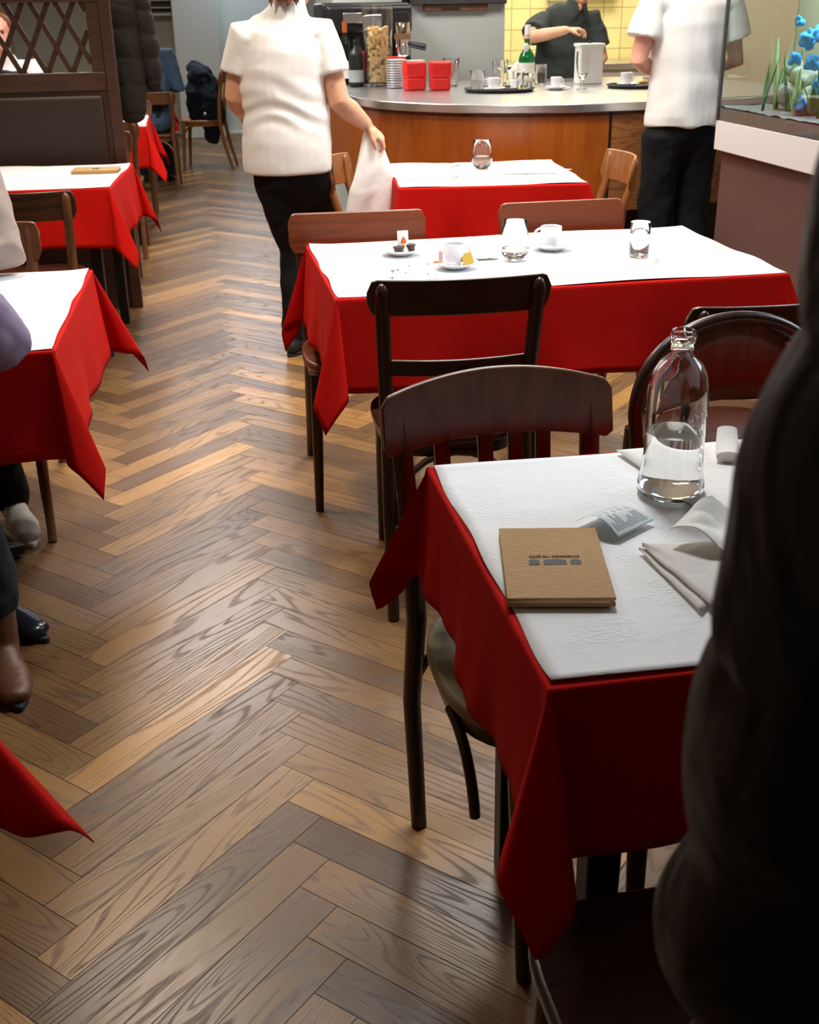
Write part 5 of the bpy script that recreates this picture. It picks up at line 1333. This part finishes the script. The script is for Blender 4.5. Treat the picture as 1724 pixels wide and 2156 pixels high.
# ---- person in the dark padded coat, close on the right
o_ = V(.50, .34, 0)
J = dict(pel=V(.50, .34, .95), chest=V(.50, .36, 1.33), neck=V(.52, .36, 1.52), head=V(.53, .40, 1.67), face=V(.3, 1, 0),
         shL=V(.325, .40, 1.43), elL=V(.290, .40, 1.16), wrL=V(.295, .44, .93), shR=V(.70, .36, 1.43), elR=V(.76, .34, 1.16), wrR=V(.74, .40, .94), hnL=V(1, 0, 0), hnR=V(-1, 0, 0),
         hipL=V(.41, .33, .86), knL=V(.41, .34, .48), anL=V(.41, .30, .09), ftL=V(.40, .42, .03), hipR=V(.59, .33, .86), knR=V(.60, .34, .48), anR=V(.60, .28, .09), ftR=V(.62, .42, .03))
tor = [(V(.50, .36, .70), (.235, .15)), (V(.50, .37, .85), (.240, .16)), (V(.50, .37, 1.1), (.235, .16)), (V(.50, .37, 1.3), (.230, .155)), (V(.50, .37, 1.42), (.205, .13)), (V(.51, .37, 1.48), (.13, .10)), (V(.52, .37, 1.54), (.085, .08))]
def coat_disp(c):
    q = c.z + .02 * noise.noise(c * 5)
    k = abs(math.sin(q * PI / .145))
    return .011 * (k ** .45) - .009 + .010 * noise.noise(Vector((c.x * 9, c.y * 9, c.z * 13)))
person('person in a dark padded coat standing close on the right, seen from the side', o_, J, 'puffer', 'jeans', 'skin', torso=tor, sleeves=1, sr=(.084, .080, .070), topname='padded_coat', disp=coat_disp, waist=V(.50, .34, 1.0), r=(.17, .12))

# ---- seated guests
def seated(px, py, rz, h=0, lean=.05):
    """local frame facing +Y, then turned by rz"""
    Mz = RZ(rz); f = lambda x, y, z: Vector((px, py, 0)) + (Mz @ Vector((x, y, z)))
    return dict(pel=f(0, 0, .605 + h), chest=f(0, lean, .97 + h), neck=f(0, lean * 1.6, 1.15 + h), head=f(0, lean * 2 + .02, 1.30 + h), face=(Mz @ Vector((0, 1, 0))),
                shL=f(-.18, lean, 1.08 + h), elL=f(-.25, .14, .82), wrL=f(-.10, .34, .80), shR=f(.18, lean, 1.08 + h), elR=f(.25, .14, .82), wrR=f(.10, .34, .80),
                hipL=f(-.09, .02, .57), knL=f(-.11, .42, .55), anL=f(-.11, .44, .09), ftL=f(-.11, .58, .03), hipR=f(.09, .02, .57), knR=f(.11, .42, .55), anR=f(.11, .44, .09), ftR=f(.11, .58, .03))
# lavender sweater, near side of the left table, sitting half sideways
J = seated(-.80, 2.10, R(-40)); J.update(shR=V(-.60, 2.16, 1.08), elR=V(-.432, 2.42, .815), wrR=V(-.68, 2.58, .80), knR=V(-.56, 2.44, .50), anR=V(-.540, 2.46, .12), ftR=V(-.50, 2.32, .03), knL=V(-.80, 2.42, .50), anL=V(-.82, 2.40, .09), ftL=V(-.80, 2.56, .03))
J['head'] = V(-.78, 2.2, 1.32); J['cuffup'] = .08
person('person in a lavender ribbed sweater and brown boots resting an elbow on the left table', (-.78, 2.15, 0), J, 'lavender', 'jeans', 'skin', 'hair_dark', .2, sleeves=1, sr=(.080, .078, .05), topname='sweater', feet=('boot', 'black_rubber', .12, 'boot'), cuff=.062, kn=.075, th=.09, r=(.165, .13))
# taupe sweater, far side
J = seated(-.80, 3.72, PI); J.update(shL=V(-.635, 3.60, 1.12), elL=V(-.535, 3.36, .815), wrL=V(-.78, 3.22, .80), anL=V(-.625, 3.33, .10), ftL=V(-.575, 3.20, .03), knL=V(-.66, 3.34, .52))
person('person in a taupe sweater with an elbow on the far edge of the left table', (-.80, 3.72, 0), J, 'grey_knit', 'black_trousers', 'skin', 'hair_dark', .2, sleeves=1, sr=(.066, .062, .045), topname='sweater', feet=('sneaker', 'white_plastic', .0, 'canvas_shoe'), cuff=.055, kn=.07, th=.09, r=(.165, .13))
# person left of them, only a polished black shoe in view
J = seated(-1.32, 2.95, R(-70)); J.update(knR=V(-.92, 2.84, .50), anR=V(-.61, 2.70, .11), ftR=V(-.47, 2.58, .03), knL=V(-.95, 3.0, .52), anL=V(-.92, 3.05, .09), ftL=V(-.80, 3.1, .03), pel=V(-1.35, 2.95, .605), elR=V(-1.28, 2.7, .85), wrR=V(-1.15, 2.75, .80), elL=V(-1.3, 3.2, .85), wrL=V(-1.15, 3.05, .80))
person('person in dark clothes whose polished black shoe reaches out beside the brown boot', (-1.32, 2.95, 0), J, 'navy', 'black_trousers', 'skin', sleeves=1, topname='sweater', kn=.06, cuff=.045, th=.085, r=(.16, .13))
# slate blue shirt at the furthest table
J = seated(-.30, 10.48, 0, lean=.20)
person('person in a slate blue shirt sitting bent over the furthest left table', (-.30, 10.48, 0), J, 'blue_shirt', 'jeans', 'skin', sleeves=1)
# two guests behind the lattice
J = seated(-1.12, 7.25, R(-10))
person('person in a navy sweater seen through the left of the lattice', (-1.12, 7.25, 0), J, 'navy', 'jeans', 'skin', sleeves=1, topname='sweater')
J = seated(-1.22, 8.98, PI)
person('person in a white patterned top facing us behind the lattice', (-1.22, 8.98, 0), J, 'white_shirt', 'jeans', 'skin_pink', 'hair_red', sleeves=1)

# ================================================================ HANGING COATS
pc = thing('hanging_coat', 'dark quilted coat hanging at the aisle end of the lattice partition', 'coat', (-.27, 6.30, 0))
def quilt(seed, per=.135): return lambda c: .008 * abs(math.sin(c.z * PI / per)) ** .45 - .005 + .006 * noise.noise(c * 9 + Vector((seed, 0, 0)))
fuse(MB().rtube([(0, 0, 1.68), (-.01, 0, 1.45), (-.005, 0, 1.2), (.0, 0, .96)], [(.07, .05), (.088, .07), (.085, .07), (.075, .06)], 20, (1, 0, 0)), 'coat_body', M['puffer_grey'], pc, .008, 2, quilt(0))
fuse(MB().rtube([(.05, .02, 1.62), (.085, .02, 1.45), (.105, .03, 1.25), (.115, .04, 1.09)], [(.04, .05), (.055, .055), (.060, .055), (.045, .05)], 18, (1, 0, 0)), 'coat_sleeve', M['puffer_grey'], pc, .008, 2, quilt(2, .11))
hk = MB(); hk.tube([(-.06, -.215, 1.70), (-.02, -.10, 1.72), (0, 0, 1.74), (0, .02, 1.69)], .006, 8); hk.build('hook', M['steel'], pc, smooth=True)
nj = thing('draped_jacket', 'dark navy jacket draped over the back of the furthest chair', 'jacket', (.13, 11.75, 0))
fuse(MB().rtube([(-.03, 0, .92), (.03, 0, .86), (.09, 0, .66), (.11, 0, .46), (.09, 0, .28)], [(.06, .16), (.115, .20), (.13, .22), (.12, .20), (.06, .12)], 20, (1, 0, 0)).rtube([(-.04, -.1, .84), (-.07, -.12, .66), (-.06, -.1, .50)], [(.05, .06), (.06, .06), (.04, .05)], 14), 'jacket_cloth', M['navy'], nj, .012, 2, wr_noise(.03, 9, 2))
MB().ell((0, 0, 0), (.012, .004, .014), 10, 6, T(.04, -.215, .52)).build('badge', M['sugar'], nj, smooth=True)
